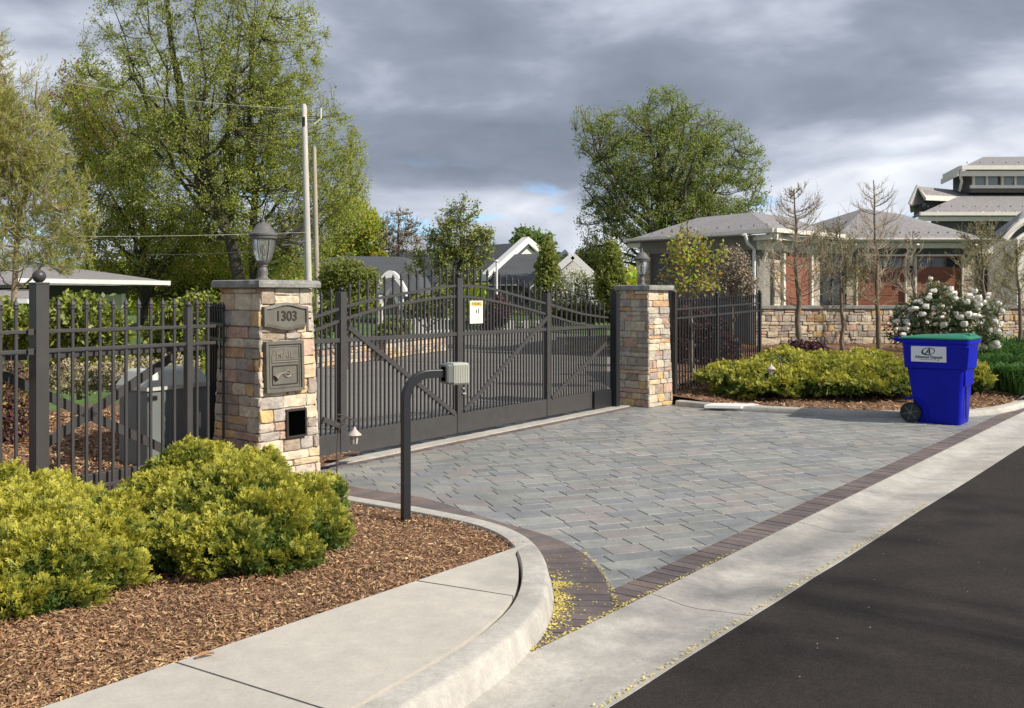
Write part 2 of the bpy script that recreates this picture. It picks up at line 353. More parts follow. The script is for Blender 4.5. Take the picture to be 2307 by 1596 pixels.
# far kerb
K2 = [Vector(q) for q in [(2.45, 14.55, 0), (2.95, 14.02, 0), (3.52, 13.74, 0), (4.38, 13.27, 0), (5.36, 13.08, 0), (6.0, 13.14, 0), (6.6, 13.35, 0), (7.3, 13.95, 0), (7.9, 14.72, 0)]] + [UV(17.5, 2.66), UV(60, 2.66)]
K2s = smooth_poly(K2)
kprof2 = [(0, -.06), (0.0, .012), (.012, .060), (.025, .074), (.04, .078), (.17, .078), (.175, .03)]
struct(sweep(K2s, kprof2, -1, 'kerb', 'kerb_concrete'))
# driveway pavers -------------------------------------------------------
def inside(p, poly):
    c = False; n = len(poly); j = n - 1
    for i in range(n):
        a, b = poly[i], poly[j]
        if (a[1] > p[1]) != (b[1] > p[1]) and p[0] < (b[0] - a[0]) * (p[1] - a[1]) / (b[1] - a[1]) + a[0]: c = not c
        j = i
    return c
gp = g.p
drive_poly = [tuple(q)[:2] for q in ([gp(-2.6, 0, .1), gp(4.3, 0, .1)] + [K2s[i] for i in range(0, len(K2s) - 9)] + [UV(17, 2.66), UV(4.0, 2.66)] + outer1[::-1][16:])]
base_poly = [gp(-3.0, -.03, .05), gp(4.6, -.03, .05), UV(19, 3.2, -.03), UV(19, 2.66, -.03), UV(2.0, 2.66, -.03), UV(4.3, 5.6, -.03)]
struct(fan(base_poly).build('driveway_base', 'joint_sand'))
def clipv(q, vmin):
    """keep the part of a ground polygon on the house side of the line v = vmin"""
    o_ = []; n = len(q)
    for i in range(n):
        a, b = q[i], q[(i + 1) % n]; da, db = a.dot(RV) - vmin, b.dot(RV) - vmin
        if da >= 0: o_.append(a)
        if (da >= 0) != (db >= 0): o_.append(a.lerp(b, da / (da - db)))
    return o_
def brickpoly(m, q, z, ins_, dz, tilt=0):
    """chamfered paving unit from its plan outline"""
    if len(q) < 3: return
    n = len(q); cen = sum(q, Vector()) / n
    hi = []
    for x in q:
        d = cen - x; zx = zd(x); hi.append(x + d.normalized() * min(ins_, d.length * .5) + Vector((0, 0, z + zx + rnd.uniform(-tilt, tilt))))
    m.add([x + Vector((0, 0, z - dz - zd(x) * .3)) + Vector((0, 0, zd(x))) for x in q] + hi, [tuple(range(n, 2 * n))] + [(i, (i + 1) % n, (i + 1) % n + n, i + n) for i in range(n)])
def zd(p):
    """the paving rises gently to meet the kerb top beside the planted bed"""
    wl = min(1, max(0, (.05 - p.x) / .8))
    if wl == 0 or p.y > 9.6: return 0.0
    dd = min((p - q).length for q in outer1[:40:2]); wd_ = min(1, max(0, 1 - dd / 1.7)); return .095 * wl * wl * (3 - 2 * wl) * wd_ * wd_ * (3 - 2 * wd_)
def paver(m, c, u, v, a, b, z=0.0, ch=.004, dz=.010, jit=.0012):
    zb_ = zd(c); z += zb_; dz += zb_ * 1.2
    q = [c + u * (sx * a) + v * (sy * b) for sx, sy in ((-1, -1), (1, -1), (1, 1), (-1, 1))]
    if zb_ > 0 or min(p.dot(RV) for p in q) < 2.885:
        q = clipv(q, 2.885)
        if len(q) > 2: brickpoly(m, q, z - zb_, .005, .012, .0008)
        return
    """one paver: chamfered top, centre c, half sizes a, b"""
    z += rnd.uniform(-jit, jit); tl = [rnd.uniform(-.001, .001) for _ in range(4)]
    low_ = [c + u * (sx * a) + v * (sy * b) + Vector((0, 0, z - dz)) for sx, sy in ((-1, -1), (1, -1), (1, 1), (-1, 1))]
    top = [c + u * (sx * (a - ch)) + v * (sy * (b - ch)) + Vector((0, 0, z + t_)) for (sx, sy), t_ in zip(((-1, -1), (1, -1), (1, 1), (-1, 1)), tl)]
    m.add(low_ + top, [(4, 5, 6, 7), (0, 1, 5, 4), (1, 2, 6, 5), (2, 3, 7, 6), (3, 0, 4, 7)])
def pavers():
    m = MB(); br = R(70.1); u = Vector((math.sin(br), math.cos(br), 0)); v = Vector((-u.y, u.x, 0)); o = Vector((2.5, 9.5, 0))
    q = -8.0
    while q < 9:
        hrow = rnd.choice((.165, .23, .165, .23, .20)); s = -9 + rnd.random() * .3
        while s < 9:
            wd = rnd.choice((.20, .28, .35, .28, .40, .24))
            c = o + u * (s + wd / 2) + v * (q + hrow / 2)
            corners = [c + u * sx * wd * .5 + v * sy * hrow * .5 for sx in (-1, 1) for sy in (-1, 1)]
            if any(inside((k_.x, k_.y), drive_poly) for k_ in corners + [c]):
                if hrow == .23 and wd < .25 and rnd.random() < .5:
                    for sgn in (-1, 1): paver(m, c + v * sgn * hrow / 4, u, v, wd / 2 - .002, hrow / 4 - .0025)
                else: paver(m, c, u, v, wd / 2 - .002, hrow / 2 - .002)
            s += wd
        q += hrow
    return m.build('driveway', 'paver')
struct(pavers())
def band(path, off0, wd, bw, side, z, name, per=1, cut=None):
    """soldier course of bricks following a path"""
    m = MB(); L_ = [0]
    for a, b in zip(path[:-1], path[1:]): L_.append(L_[-1] + (b - a).length)
    nn_ = normals(path, side); s = 0
    def at(s_):
        for i in range(len(path) - 1):
            if L_[i + 1] >= s_: f = (s_ - L_[i]) / max(1e-6, L_[i + 1] - L_[i]); return path[i].lerp(path[i + 1], f), nn_[i].lerp(nn_[i + 1], f).normalized()
        return path[-1], nn_[-1]
    while s + bw < L_[-1]:
        (p0, n0), (p1, n1) = at(s + .003), at(s + bw - .003); zz = z + rnd.uniform(-.0012, .0012)
        for r_ in range(per):
            a_ = off0 + wd * r_ / per + .002; b_ = off0 + wd * (r_ + 1) / per - .001
            q = [p0 + n0 * a_, p1 + n1 * a_, p1 + n1 * b_, p0 + n0 * b_]; cen = sum(q, Vector()) / 4
            if name == 'brick_border' and cut: q = clipv(q, cut)
            if len(q) > 2: brickpoly(m, q if (q[1] - q[0]).cross(q[2] - q[1]).z > 0 else q[::-1], zz, .004, .016)
        s += bw
    return struct(m.build(name, 'brick_paver'))
band([UV(3.42, 2.672), UV(19.5, 2.672)], 0, .205, .098, -1, .0045, 'brick_border')
struct(fan([UV(3.2, 2.668, -.001), UV(19.5, 2.668, -.001), UV(19.5, 2.883, -.001), UV(3.9, 2.883, -.001)]).build('brick_border_bed', 'joint_sand'))
iend = max(i for i, p in enumerate(outer1) if (p.dot(RV)) > 2.70 and p.dot(RU) > 3.3) + 1
arc = outer1[:iend + 1]
arcn = normals(K1s, -1)[:iend + 1]
mb_ = MB()
for p, n_ in zip(arc, arcn): q_ = p + n_ * .325; q_ = q_ + RV * max(0, 2.67 - q_.dot(RV)); mb_.v += [tuple(p + Vector((0, 0, .0025))), tuple(q_ + Vector((0, 0, .0025)))]
mb_.f = [(2 * i, 2 * i + 1, 2 * i + 3, 2 * i + 2) for i in range(len(arc) - 1)]
struct(mb_.build('brick_border_bed', 'joint_sand'))
band([p for p in arc], .005, .31, .10, -1, .0085, 'brick_border', per=1, cut=2.672)
# strip along the gate: brick course and concrete sill
band([gp(-2.6, 0, .36), gp(3.9, 0, .36)], 0, .12, .2, -1, .006, 'brick_border')
mm = MB(); a = gp(-2.7, -.05, .06); mm.obox(a, g.u * 6.9, g.n * .17, (0, 0, .068)); struct(mm.build('gate_sill', 'kerb_concrete'))
# sidewalk slabs ----------------------------------------------------------
ins = [p + n_ * .018 for p, n_ in zip(K1s, normals(K1s, 1))]
def sidewalk():
    m = MB(); zt = .121
    cuts = [(3.80, 3.91), (2.34, 2.42), (.88, .9), (-.6, -.6), (-8, -8)]
    pts = [p for p in ins if p.dot(RV) < 3.56]
    first = [p for p in pts if p.dot(RU) < 5.6]
    def seg(lo_b, lo_k, hi_b, hi_k):
        k_ = [p for p in first if lo_k < p.dot(RU) < hi_k]
        return k_
    bnd = 3.585
    # tip segment
    tip = [p for p in first if p.dot(RU) > 3.915 or p.dot(RV) > 3.3]
    poly = [UV(3.81, bnd)] + [UV(4.84, bnd)] + tip
    j2 = UV(3.91, float(np.interp(3.91, sorted(p.dot(RU) for p in first if 3.5 < p.dot(RU) < 4.3 and p.dot(RV) < 3.3), [p.dot(RV) for p in sorted((p for p in first if 3.5 < p.dot(RU) < 4.3 and p.dot(RV) < 3.3), key=lambda p: p.dot(RU))])))
    poly.append(j2 + RU * .004); segs = [poly]
    for (b1, k1), (b2, k2) in zip(cuts[:-1], cuts[1:]):
        mid = [p for p in first if k2 + .01 < p.dot(RU) < k1 - .006]
        vk = 2.66
        e1 = [j2 - RU * .006] if b1 > 3 else [UV(k1 - .006, vk)]
        segs.append([UV(b2 + .006, bnd), UV(b1 - .006, bnd)] + e1 + mid + [UV(k2 + .006, vk)])
    for s_ in segs:
        n = len(s_); top = [Vector((p.x, p.y, zt)) for p in s_]; lo = [Vector((p.x, p.y, .02)) for p in s_]
        m.add(top + lo, [tuple(range(n))] + [(i, i + n, (i + 1) % n + n, (i + 1) % n) for i in range(n)])
    return struct(m.build('sidewalk', 'concrete'))
sidewalk()
# planting beds -----------------------------------------------------------
bed1 = [p for p in ins if p.dot(RU) > 3.0 and p.dot(RV) > 2.5]
bed1_poly = [gp(-2.0, 0, .3), gp(-13, 0, .3), UV(-9, 3.4), UV(-9, 3.0), UV(2, 3.0)] + [p for p in bed1[::-1]]
def sheet(poly, z, name, mat, amp=.012):
    """bed surface laid as a fine uneven grid clipped to the outline"""
    xs = [p[0] for p in poly]; ys = [p[1] for p in poly]; st = .12; m = MB(); idx = {}
    x0, y0 = min(xs), min(ys); nx = int((max(xs) - x0) / st) + 2; ny = int((max(ys) - y0) / st) + 2
    zf = z if callable(z) else (lambda x, y: z)
    def vid(i, j):
        if (i, j) not in idx:
            x = x0 + i * st; y = y0 + j * st; idx[(i, j)] = len(m.v); m.v.append((x, y, zf(x, y) + amp * noise.noise(Vector((x * 5, y * 5, 0)))))
        return idx[(i, j)]
    for i in range(nx):
        for j in range(ny):
            c = (x0 + (i + .5) * st, y0 + (j + .5) * st)
            if inside(c, poly): m.f.append((vid(i, j), vid(i + 1, j), vid(i + 1, j + 1), vid(i, j + 1)))
    return struct(m.build(name, mat, smooth=True))
# soil below, so that the grid's stepped edge never shows
b1 = [(p.x, p.y) for p in bed1_poly]
struct(fan([Vector((x, y, .092)) for x, y in b1]).build('mulch_bed', 'mulch'))
def bed1_z(x, y):
    q = Vector((x, y, 0)); e = min((q - k_).length for k_ in ins[::3]); s_ = q.dot(RV) - 3.585
    return .097 + .03 * min(1, max(0, min(e, s_) / .8))
vis_poly = [(p.x, p.y) for p in bed1_poly if p.dot(RV) < 99]
inner_poly = [(p.x, p.y) for p in [gp(-2.0, 0, .3), gp(-9, 0, .3), UV(-2.0, 3.6), UV(4.85, 3.6)] + [q for q in ins[::-1] if q.dot(RV) > 3.6 and q.dot(RU) > 4.8]]
sheet(inner_poly, bed1_z, 'mulch_bed', 'mulch')
def rz2(x, y): return .062 + max(0, y - 14) * .082
bed2 = [p + n_ * .15 for p, n_ in zip(K2s, normals(K2s, -1))]
bed2_poly = [(p.x, p.y) for p in bed2[:-2]] + [(13.5, 21), (2.3, 21), (2.1, 15.0)]
def sheet2():
    m = MB(); n = 60; st = .25
    return None
def grid_bed(poly, zf, name, mat, st=.3):
    xs = [p[0] for p in poly]; ys = [p[1] for p in poly]; m = MB()
    x = min(xs)
    cols = []
    while x < max(xs):
        # vertical span of polygon at this x
        hit = []
        for i in range(len(poly)):
            a, b = poly[i], poly[(i + 1) % len(poly)]
            if (a[0] > x) != (b[0] > x): hit.append(a[1] + (x - a[0]) / (b[0] - a[0]) * (b[1] - a[1]))
        if len(hit) >= 2: cols.append((x, min(hit), max(hit)))
        x += st
    K = 30
    for (x, a, b) in cols:
        for k in range(K + 1): y = a + (b - a) * k / K; m.v.append((x, y, zf(x, y) + .015 * noise.noise(Vector((x * 3, y * 3, 1)))))
    for i in range(len(cols) - 1):
        for k in range(K): q = i * (K + 1) + k; m.f.append((q, q + K + 1, q + K + 2, q + 1))
    return struct(m.build(name, mat, smooth=True))
grid_bed(bed2_poly, rz2, 'mulch_bed', 'mulch', .08)
# bed behind the left fence with its mound
def mz(x, y):
    q = Vector((x, y, 0)) - g.o; t_, v_ = q.dot(g.u), -q.dot(g.n)
    m1 = .42 * math.exp(-((x + 3.9) ** 2 / 1.1 + (y - 11.6) ** 2 / 3.0)); return .118 + .035 * max(0, v_) + m1
def bed3():
    m = MB(); A, B = 70, 60
    for i in range(A + 1):
        for j in range(B + 1):
            p = gp(-13 + 10.3 * i / A, 0, .36 - 11.4 * (j / B) ** 1.3); m.v.append((p.x, p.y, mz(p.x, p.y) + .02 * noise.noise(p * 4)))
    m.f = [(i * (B + 1) + j, (i + 1) * (B + 1) + j, (i + 1) * (B + 1) + j + 1, i * (B + 1) + j + 1) for i in range(A) for j in range(B)]
    return struct(m.build('mulch_bed', 'mulch', smooth=True))
bed3()
mm = MB()
for i in range(41):
    for j in range(21):
        x = -45 + 41 * i / 40; y = 14 + 40 * j / 20; e_ = min(1, max(0, (-4.4 - x) / 2.0), max(0, (y - 14) / 1.5)); mm.v.append((x, y, -.12 + .55 * max(0, e_)))
mm.f = [(i * 21 + j, (i + 1) * 21 + j, (i + 1) * 21 + j + 1, i * 21 + j + 1) for i in range(40) for j in range(20)]
struct(mm.build('lawn', 'lawn', smooth=True))
def chips(poly_fn, zf, n, name, smin, smax, seed):
    r = np.random.default_rng(seed); pts = []
    while len(pts) < n:
        p = poly_fn(r)
        if p is not None: pts.append((p[0], p[1], zf(p[0], p[1])))
    c = np.array(pts); N_ = len(c); a = r.uniform(0, 2 * np.pi, N_); tl = r.normal(0, .32, N_); l = r.uniform(smin, smax, N_) * r.uniform(.5, 1, N_); wd = l * r.uniform(.14, .38, N_)
    d = np.stack([np.cos(a) * np.cos(tl), np.sin(a) * np.cos(tl), np.sin(tl)], 1); rl = r.normal(0, .5, N_)
    s = np.stack([-np.sin(a) * np.cos(rl), np.cos(a) * np.cos(rl), np.sin(rl)], 1)
    c[:, 2] += r.uniform(.004, .022, N_)
    V = np.stack([c - d * l[:, None] / 2 - s * wd[:, None] / 2, c + d * l[:, None] / 2 - s * wd[:, None] * .25, c + d * l[:, None] / 2 * .9 + s * wd[:, None] * .4, c - d * l[:, None] / 2 * .9 + s * wd[:, None] / 2], 1)
    return np_object(name, V, np.arange(N_ * 4).reshape(-1, 4), 'mulch_chip')
def near_sampler(r):
    Y = 3.3 + 6.4 * r.random() ** 1.7; X = (r.uniform(-20, 1180) - CX) / FP * Y
    return (X, Y) if inside((X, Y), inner_poly) else None
tag(chips(near_sampler, bed1_z, 60000, 'mulch_chips', .010, .042, 1), kind='stuff')
def far_sampler(r):
    X = r.uniform(2, 11.5); Y = r.uniform(13.1, 21); return (X, Y) if inside((X, Y), bed2_poly) and abs(X / Y) < .54 and (Y < 17 or r.random() < .3) else None
tag(chips(far_sampler, rz2, 12000, 'mulch_chips', .04, .10, 2), kind='stuff')
def back_sampler(r):
    t_ = r.uniform(-9, -3); v_ = r.uniform(-7.5, -.2); p = gp(t_, 0, v_); return (p.x, p.y) if p.x / p.y > -.55 else None
tag(chips(back_sampler, mz, 9000, 'mulch_chips', .03, .08, 3), kind='stuff')
# fallen yellow catkins in the kerb corner, along the brick edges and the road edge
def pollen():
    r = np.random.default_rng(5); pts = []
    seg = [(p, n_) for p, n_ in zip(outer1, normals(K1s, -1)) if 3.35 < p.dot(RU) < 4.95]
    def along(f, off):
        f = min(.999, max(0, f)) * (len(seg) - 1); i = int(f); (p, n_), (q, m_) = seg[i], seg[i + 1]; w_ = f - i
        x = p.lerp(q, w_) + n_.lerp(m_, w_) * off; return x if x.dot(RV) > 2.68 else None
    for _ in range(1700):
        f = .30 + .23 * abs(r.normal()) if r.random() < .8 else r.uniform(.2, 1); cl = noise.noise(Vector((f * 14, 3, 0)))
        x = along(f, abs(r.normal(0, .045 + .03 * cl)) + .004)
        if x and r.random() < .65 + cl: pts.append((x.x, x.y, .012))
    for _ in range(420):
        x = along(r.random(), r.uniform(0, .34) if r.random() < .45 else .325 + r.normal(0, .008))
        if x: pts.append((x.x, x.y, .012))
    for _ in range(500):
        u = 3.3 + 2.6 * r.random() ** 1.6; q = UV(u, 2.675 + r.normal(0, .008)); pts.append((q.x, q.y, .010))
    for _ in range(800):
        u = 1.6 + 6.5 * r.random() ** 1.3; q = UV(u, 2.08 + abs(r.normal(0, .018))); pts.append((q.x, q.y, .009))
    for _ in range(30):
        u = r.uniform(1.5, 10); q = UV(u, 2.6 - .5 * r.random()); pts.append((q.x, q.y, .009))
    c = np.array(pts); n = len(c); a = r.uniform(0, 6.28, n); s = r.uniform(.003, .010, n)[:, None]
    d = np.stack([np.cos(a), np.sin(a), r.normal(0, .2, n)], 1); e_ = np.stack([-np.sin(a), np.cos(a), r.normal(0, .2, n)], 1)
    V = np.stack([c - d * s, c - e_ * s * .6, c + d * s, c + e_ * s * .6], 1)
    return tag(np_object('fallen_catkins', V, np.arange(n * 4).reshape(-1, 4), 'pollen'), kind='stuff')
pollen()
# dark grit on gutter and pale specks on the asphalt
def specks(n, fn, mat, smin, smax, seed, name):
    r = np.random.default_rng(seed); c = np.array([fn(r) for _ in range(n)]); a = r.uniform(0, 6.28, n); s = r.uniform(smin, smax, n)[:, None]
    d = np.stack([np.cos(a), np.sin(a), np.zeros(n)], 1); e_ = np.stack([-np.sin(a), np.cos(a), np.zeros(n)], 1)
    V = np.stack([c - d * s, c - e_ * s * .5, c + d * s * .8, c + e_ * s * .6], 1)
    return tag(np_object(name, V, np.arange(n * 4).reshape(-1, 4), mat), kind='stuff')
specks(170, lambda r: tuple(UV(r.uniform(1, 14), r.uniform(2.07, 2.25), .011)), 'rubber', .002, .008, 8, 'road_grit')
specks(120, lambda r: tuple(UV(r.uniform(1, 14), r.uniform(.2, 2.0), .006)), 'concrete', .002, .007, 9, 'road_grit')
# curled dead leaf on the sidewalk
lp = P(463, 1483, .121)
mm = MB(); u_ = Vector((.8, .6, 0)); v_ = Vector((-.6, .8, 0))
for i in range(7):
    f = i / 6; wd = .018 * math.sin(math.pi * (f * .85 + .1)) + .003
    for j in (-1, -.4, .3, 1): mm.v.append(tuple(lp + u_ * (f - .5) * .075 + v_ * wd * j * .8 + Vector((0, 0, .004 + .012 * abs(j) + .008 * math.sin(f * 3)))))
mm.f = [(i * 4 + j, i * 4 + j + 1, (i + 1) * 4 + j + 1, (i + 1) * 4 + j) for i in range(6) for j in range(3)]
o = mm.build('dead_leaf', 'mulch_chip', loc=lp); tag(o, 'curled reddish brown dead leaf lying on the pale sidewalk', 'leaf')
# ------------------------------------------------------------------ stonework
def stone_wall(m, pt, width, H, rh=(.055, .15), rw=(.09, .30), prot=(.016, .034), holes=(), over=.02, seed=1):
    """coursed rubble on a face; pt(a, z, off) maps to the world, width(z) is the face width"""
    r = random.Random(seed); z = 0.0
    while z < H - .02:
        h = min(r.uniform(*rh), H - z)
        if H - z - h < .04: h = H - z
        W = width(z + h / 2); a = -W / 2 - over
        while a < W / 2 + over - .01:
            wd = r.uniform(*rw) * (1 if h > .08 else 1.25); wd = min(wd, W / 2 + over - a)
            if W / 2 + over - a - wd < .05: wd = W / 2 + over - a
            rows = [(z, h)]
            if h > .12 and r.random() < .35: q = r.uniform(.4, .6) * h; rows = [(z, q), (z + q, h - q)]
            for (zz, hh) in rows:
                if any(x0 < a + wd - .01 and a + .01 < x1 and z0 < zz + hh - .01 and zz + .01 < z1 for x0, x1, z0, z1 in holes): continue
                p = r.uniform(*prot); gap = .0025; x0, x1, z0, z1 = a + gap, a + wd - gap, zz + gap, zz + hh - gap
                c = min(.007, hh * .15, wd * .15)
                def j(k): return r.uniform(-k, k)
                n_x = 2 if wd < .16 else 3
                o_ = []
                for i in range(n_x + 1): o_.append((x0 + (x1 - x0) * i / n_x, z0))
                for i in (1,): o_.append((x1, (z0 + z1) / 2))
                for i in range(n_x + 1): o_.append((x1 - (x1 - x0) * i / n_x, z1))
                o_.append((x0, (z0 + z1) / 2))
                cx_, cz_ = (x0 + x1) / 2, (z0 + z1) / 2; n = len(o_)
                rings = []
                jit = [(j(.004), j(.004)) for _ in o_]
                cor = {0, n_x, n_x + 2, 2 * n_x + 2}
                for lvl, (insx, d) in enumerate(((0, 0), (0, p * .72), (c, p))):
                    ring = []
                    for i, (ax, az) in enumerate(o_):
                        k = insx + (.004 if i in cor else 0)
                        vx = ax + jit[i][0] + (k if ax < cx_ - 1e-4 else (-k if ax > cx_ + 1e-4 else 0)); vz = az + jit[i][1] + (k if az < cz_ - 1e-4 else (-k if az > cz_ + 1e-4 else 0))
                        ring.append(pt(vx, vz, d + (j(.004) if lvl else 0)))
                    rings.append(ring)
                cen = [pt(cx_ + j(.1) * (x1 - x0), cz_, p + .002 + j(.006))]
                b = len(m.v)
                for q in rings: m.v += [tuple(v) for v in q]
                m.v.append(tuple(cen[0]))
                for l in range(2):
                    for i in range(n): m.f.append((b + l * n + i, b + l * n + (i + 1) % n, b + (l + 1) * n + (i + 1) % n, b + (l + 1) * n + i))
                for i in range(n): m.f.append((b + 2 * n + i, b + 2 * n + (i + 1) % n, b + 3 * n))
            a += wd
        z += h
def flat_stone_wall(name, a, b, H, mat='stone', z0=0.0, th=.3, parent=None, seed=3, cap=None, rh=(.10, .24), rw=(.14, .45), loc=None, H2=None, back=True):
    """free-standing run of rubble wall from ground point a to b"""
    a = Vector(a); b = Vector(b); u = (b - a).normalized(); n_ = Vector((u.y, -u.x, 0)); L_ = (b - a).length; mid = (a + b) / 2
    m = MB(); stone_wall(m, lambda x, z, o_: mid + u * x + n_ * o_ + Vector((0, 0, z0 + z)), lambda z: L_, H, rh, rw, (.02, .05), over=0, seed=seed)
    return m, u, n_, mid, L_
def pillar(front, ang, Wb, Wt, H, label, capmat, seed, holes=(), capH=.065, cap_over=.045):
    """battered square gate pillar; front is its nearest corner at the ground, ang the bearing of its right-hand face"""
    u = Vector((math.sin(ang), math.cos(ang), 0)); v = Vector((-u.y, u.x, 0)); front = Vector(front); c = front + u * Wb / 2 + v * Wb / 2
    t = thing('stone_pillar', c, label, 'pillar', 'stone gate pillars'); hw = lambda z: Wb / 2 + (Wt - Wb) / 2 * z / H; ins_ = .035
    core = MB(); rings = []
    for z in (-.02, H):
        h = hw(z) - ins_; rings.append([c + u * (sx * h) + v * (sy * h) + Vector((0, 0, z)) for sx, sy in ((-1, -1), (1, -1), (1, 1), (-1, 1))])
    core.loft(rings).build('mortar_core', 'mortar', t)
    m = MB()
    for k, (nn_, tt) in enumerate(((-v, u), (u, v), (v, -u), (-u, -v))):
        stone_wall(m, lambda a, z, o_, nn_=nn_, tt=tt: c + nn_ * (hw(z) - ins_ + o_ - .004) + tt * a * ((hw(z) - ins_ * .25) / hw(z)) + Vector((0, 0, z)), lambda z: hw(z) * 2 - ins_, H, seed=seed + k, holes=holes if k == 0 else (), over=.012)
    m.build('stonework', 'stone', t)
    # cap: thick flagstone with a rough edge
    cm = MB(); hc = Wt / 2 + cap_over; n = 10; ring = []
    for s_ in range(4):
        for i in range(n):
            f = -1 + 2 * i / n; ring.append([(f, -1), (1, f), (-f, 1), (-1, -f)][s_])
    rr = random.Random(seed)
    levels = [(H - .002, -.02), (H + .004, 0), (H + capH * .5, .004), (H + capH - .006, 0), (H + capH, -.014)]
    jj = [rr.uniform(-.008, .006) for _ in ring]
    cm.loft([[c + u * (x * (hc + d + jj[i] + rr.uniform(-.003, .003))) + v * (y * (hc + d + jj[i])) + Vector((0, 0, z)) for i, (x, y) in enumerate(ring)] for z, d in levels]).build('cap', capmat, t)
    return t, c, u, v, hw
Hp = 1.72
F1 = P(583, 1117, 0); F1 = Vector(((583 - CX) / FP * 8.02, 8.02, 0))
holes1 = ()
lp_, lc, lu, lv, lhw = pillar(F1, R(38), .70, .585, Hp, 'tapered stone gate pillar with the number plaque and mailbox door', 'capstone', 21, holes=holes1)
def pf(a, z, o_=0.0): return lc - lv * (lhw(z) + o_) + lu * a + Vector((0, 0, z))   # point on the plaque face
up1 = (pf(0, 1.5) - pf(0, .5)).normalized()
def face_poly(name, outline, o0, o1, mat, parent, inset=0):
    m = MB(); n = len(outline); m.loft([[pf(a, z, o0) for a, z in outline], [pf(a, z, o1) for a, z in outline]]); return m.build(name, mat, parent, bevel=.003)
# house number plaque: arched top and bottom
def plaque_outline(cx_, cz_, w_, h_, k):
    o_ = []
    for i in range(9): f = i / 8; o_.append((cx_ - w_ + 2 * w_ * f, cz_ - h_ - k * .5 * (1 - math.cos(2 * math.pi * f))))
    for i in range(9): f = i / 8; o_.append((cx_ + w_ - 2 * w_ * f, cz_ + h_ + k * .5 * (1 - math.cos(2 * math.pi * f))))
    return o_
ao = -.035; aw = .235
m = MB(); oo = plaque_outline(ao, 1.475, aw, .083, .035); ii = plaque_outline(ao, 1.475, aw - .026, .063, .033); n = len(oo)
bq = [[pf(a, z, o_) for a, z in q] for q, o_ in ((oo, -.03), (oo, .022), (ii, .028), (ii, .012))]
m.loft(bq[:3])
m = MB()
for q in bq: m.v += [tuple(p) for p in q]
for l in range(3):
    for i in range(n): m.f.append((l * n + i, l * n + (i + 1) % n, (l + 1) * n + (i + 1) % n, (l + 1) * n + i))
pl = m.build('address_plaque', 'bronze', lp_)
m = MB(); m.add([pf(a, z, .0125) for a, z in ii], [tuple(range(n))]); m.build('plaque_panel', 'bronze', pl)
text_part('house_number', '1303', .118, pf(ao, 1.475, .0145), lu, up1, 'bronze_dark', pl, .004, bold=.002)
# mailbox door
def rect(name, a0, a1, z0, z1, o0, o1, mat, par): return face_poly(name, [(a0, z0), (a1, z0), (a1, z1), (a0, z1)], o0, o1, mat, par)
md = rect('mailbox_door', -.265, .135, .835, 1.265, -.03, .016, 'bronze', lp_)
def ring_frame(name, a0, a1, z0, z1, t_, o0, o1, mat, par):
    m = MB()
    for (x0, x1, y0, y1) in ((a0, a1, z0, z0 + t_), (a0, a1, z1 - t_, z1), (a0, a0 + t_, z0 + t_, z1 - t_), (a1 - t_, a1, z0 + t_, z1 - t_)):
        m.hexa([pf(x0, y0, o0), pf(x1, y0, o0), pf(x1, y0, o1), pf(x0, y0, o1), pf(x0, y1, o0), pf(x1, y1, o0), pf(x1, y1, o1), pf(x0, y1, o1)])
    return m.build(name, mat, par)
ring_frame('door_frame', -.265, .135, .835, 1.265, .026, .016, .030, 'bronze', md)
ring_frame('door_frame', -.228, .098, .872, 1.228, .010, .016, .023, 'bronze', md)
rect('mail_slot', -.205, .075, 1.085, 1.095, .016, .025, 'bronze_pale', md)
face_poly('arch_panel', [(-.205, 1.10), (.075, 1.10), (.075, 1.13), (.052, 1.20), (-.01, 1.215), (-.12, 1.215), (-.182, 1.20), (-.205, 1.13)], .016, .021, 'bronze', md)
text_part('mail_lettering', 'MAIL', .088, pf(-.065, 1.152, .0225), lu, up1, 'bronze_pale', md, .003, bold=.001)
ring_frame('relief_frame', -.20, .07, .895, 1.06, .007, .016, .022, 'bronze_dark', md)
# relief: a post horn on its ribbon
m = MB(); hp = [pf(-.17 + .21 * f, .955 + .055 * f + .018 * math.sin(f * 5), .020) for f in [i / 10 for i in range(11)]]
m.tube(hp, [.030, .022, .015, .011, .009, .008, .007, .006, .006, .005, .004], 8)
m.tube([pf(-.04 + .035 * math.cos(a), .985 + .026 * math.sin(a), .020) for a in [i * math.pi / 6 for i in range(13)]], .006, 6)
m.build('horn_relief', 'bronze_pale', md, smooth=True)
# newspaper slot: framed flat panel, the shade of the recess painted black
m = MB(); q = [(-.045, .44), (.165, .44), (.165, .67), (-.045, .67)]
for o_ in (-.0, -.16): m.v += [tuple(pf(a, z, o_ - .008)) for a, z in q]
m.f = [(0, 4, 5, 1), (1, 5, 6, 2), (2, 6, 7, 3), (3, 7, 4, 0), (4, 7, 6, 5)]
# frame and a nearly flush black panel that stands for the recess shade
ring_frame('slot_frame', -.052, .168, .432, .678, .018, -.034, .012, 'bronze_dark', lp_)
rect('slot_shade_panel', -.034, .150, .450, .660, -.036, .003, 'black', lp_)
# right pillar
F2 = Vector(((1463 - CX) / FP * 14.25, 14.25, 0))
rp_, rc, ru_, rv_, rhw = pillar(F2, R(43), .66, .56, 1.735, 'tapered stone gate pillar at the right end of the gate, lit cream on its right face', 'capstone', 55, capH=.075)
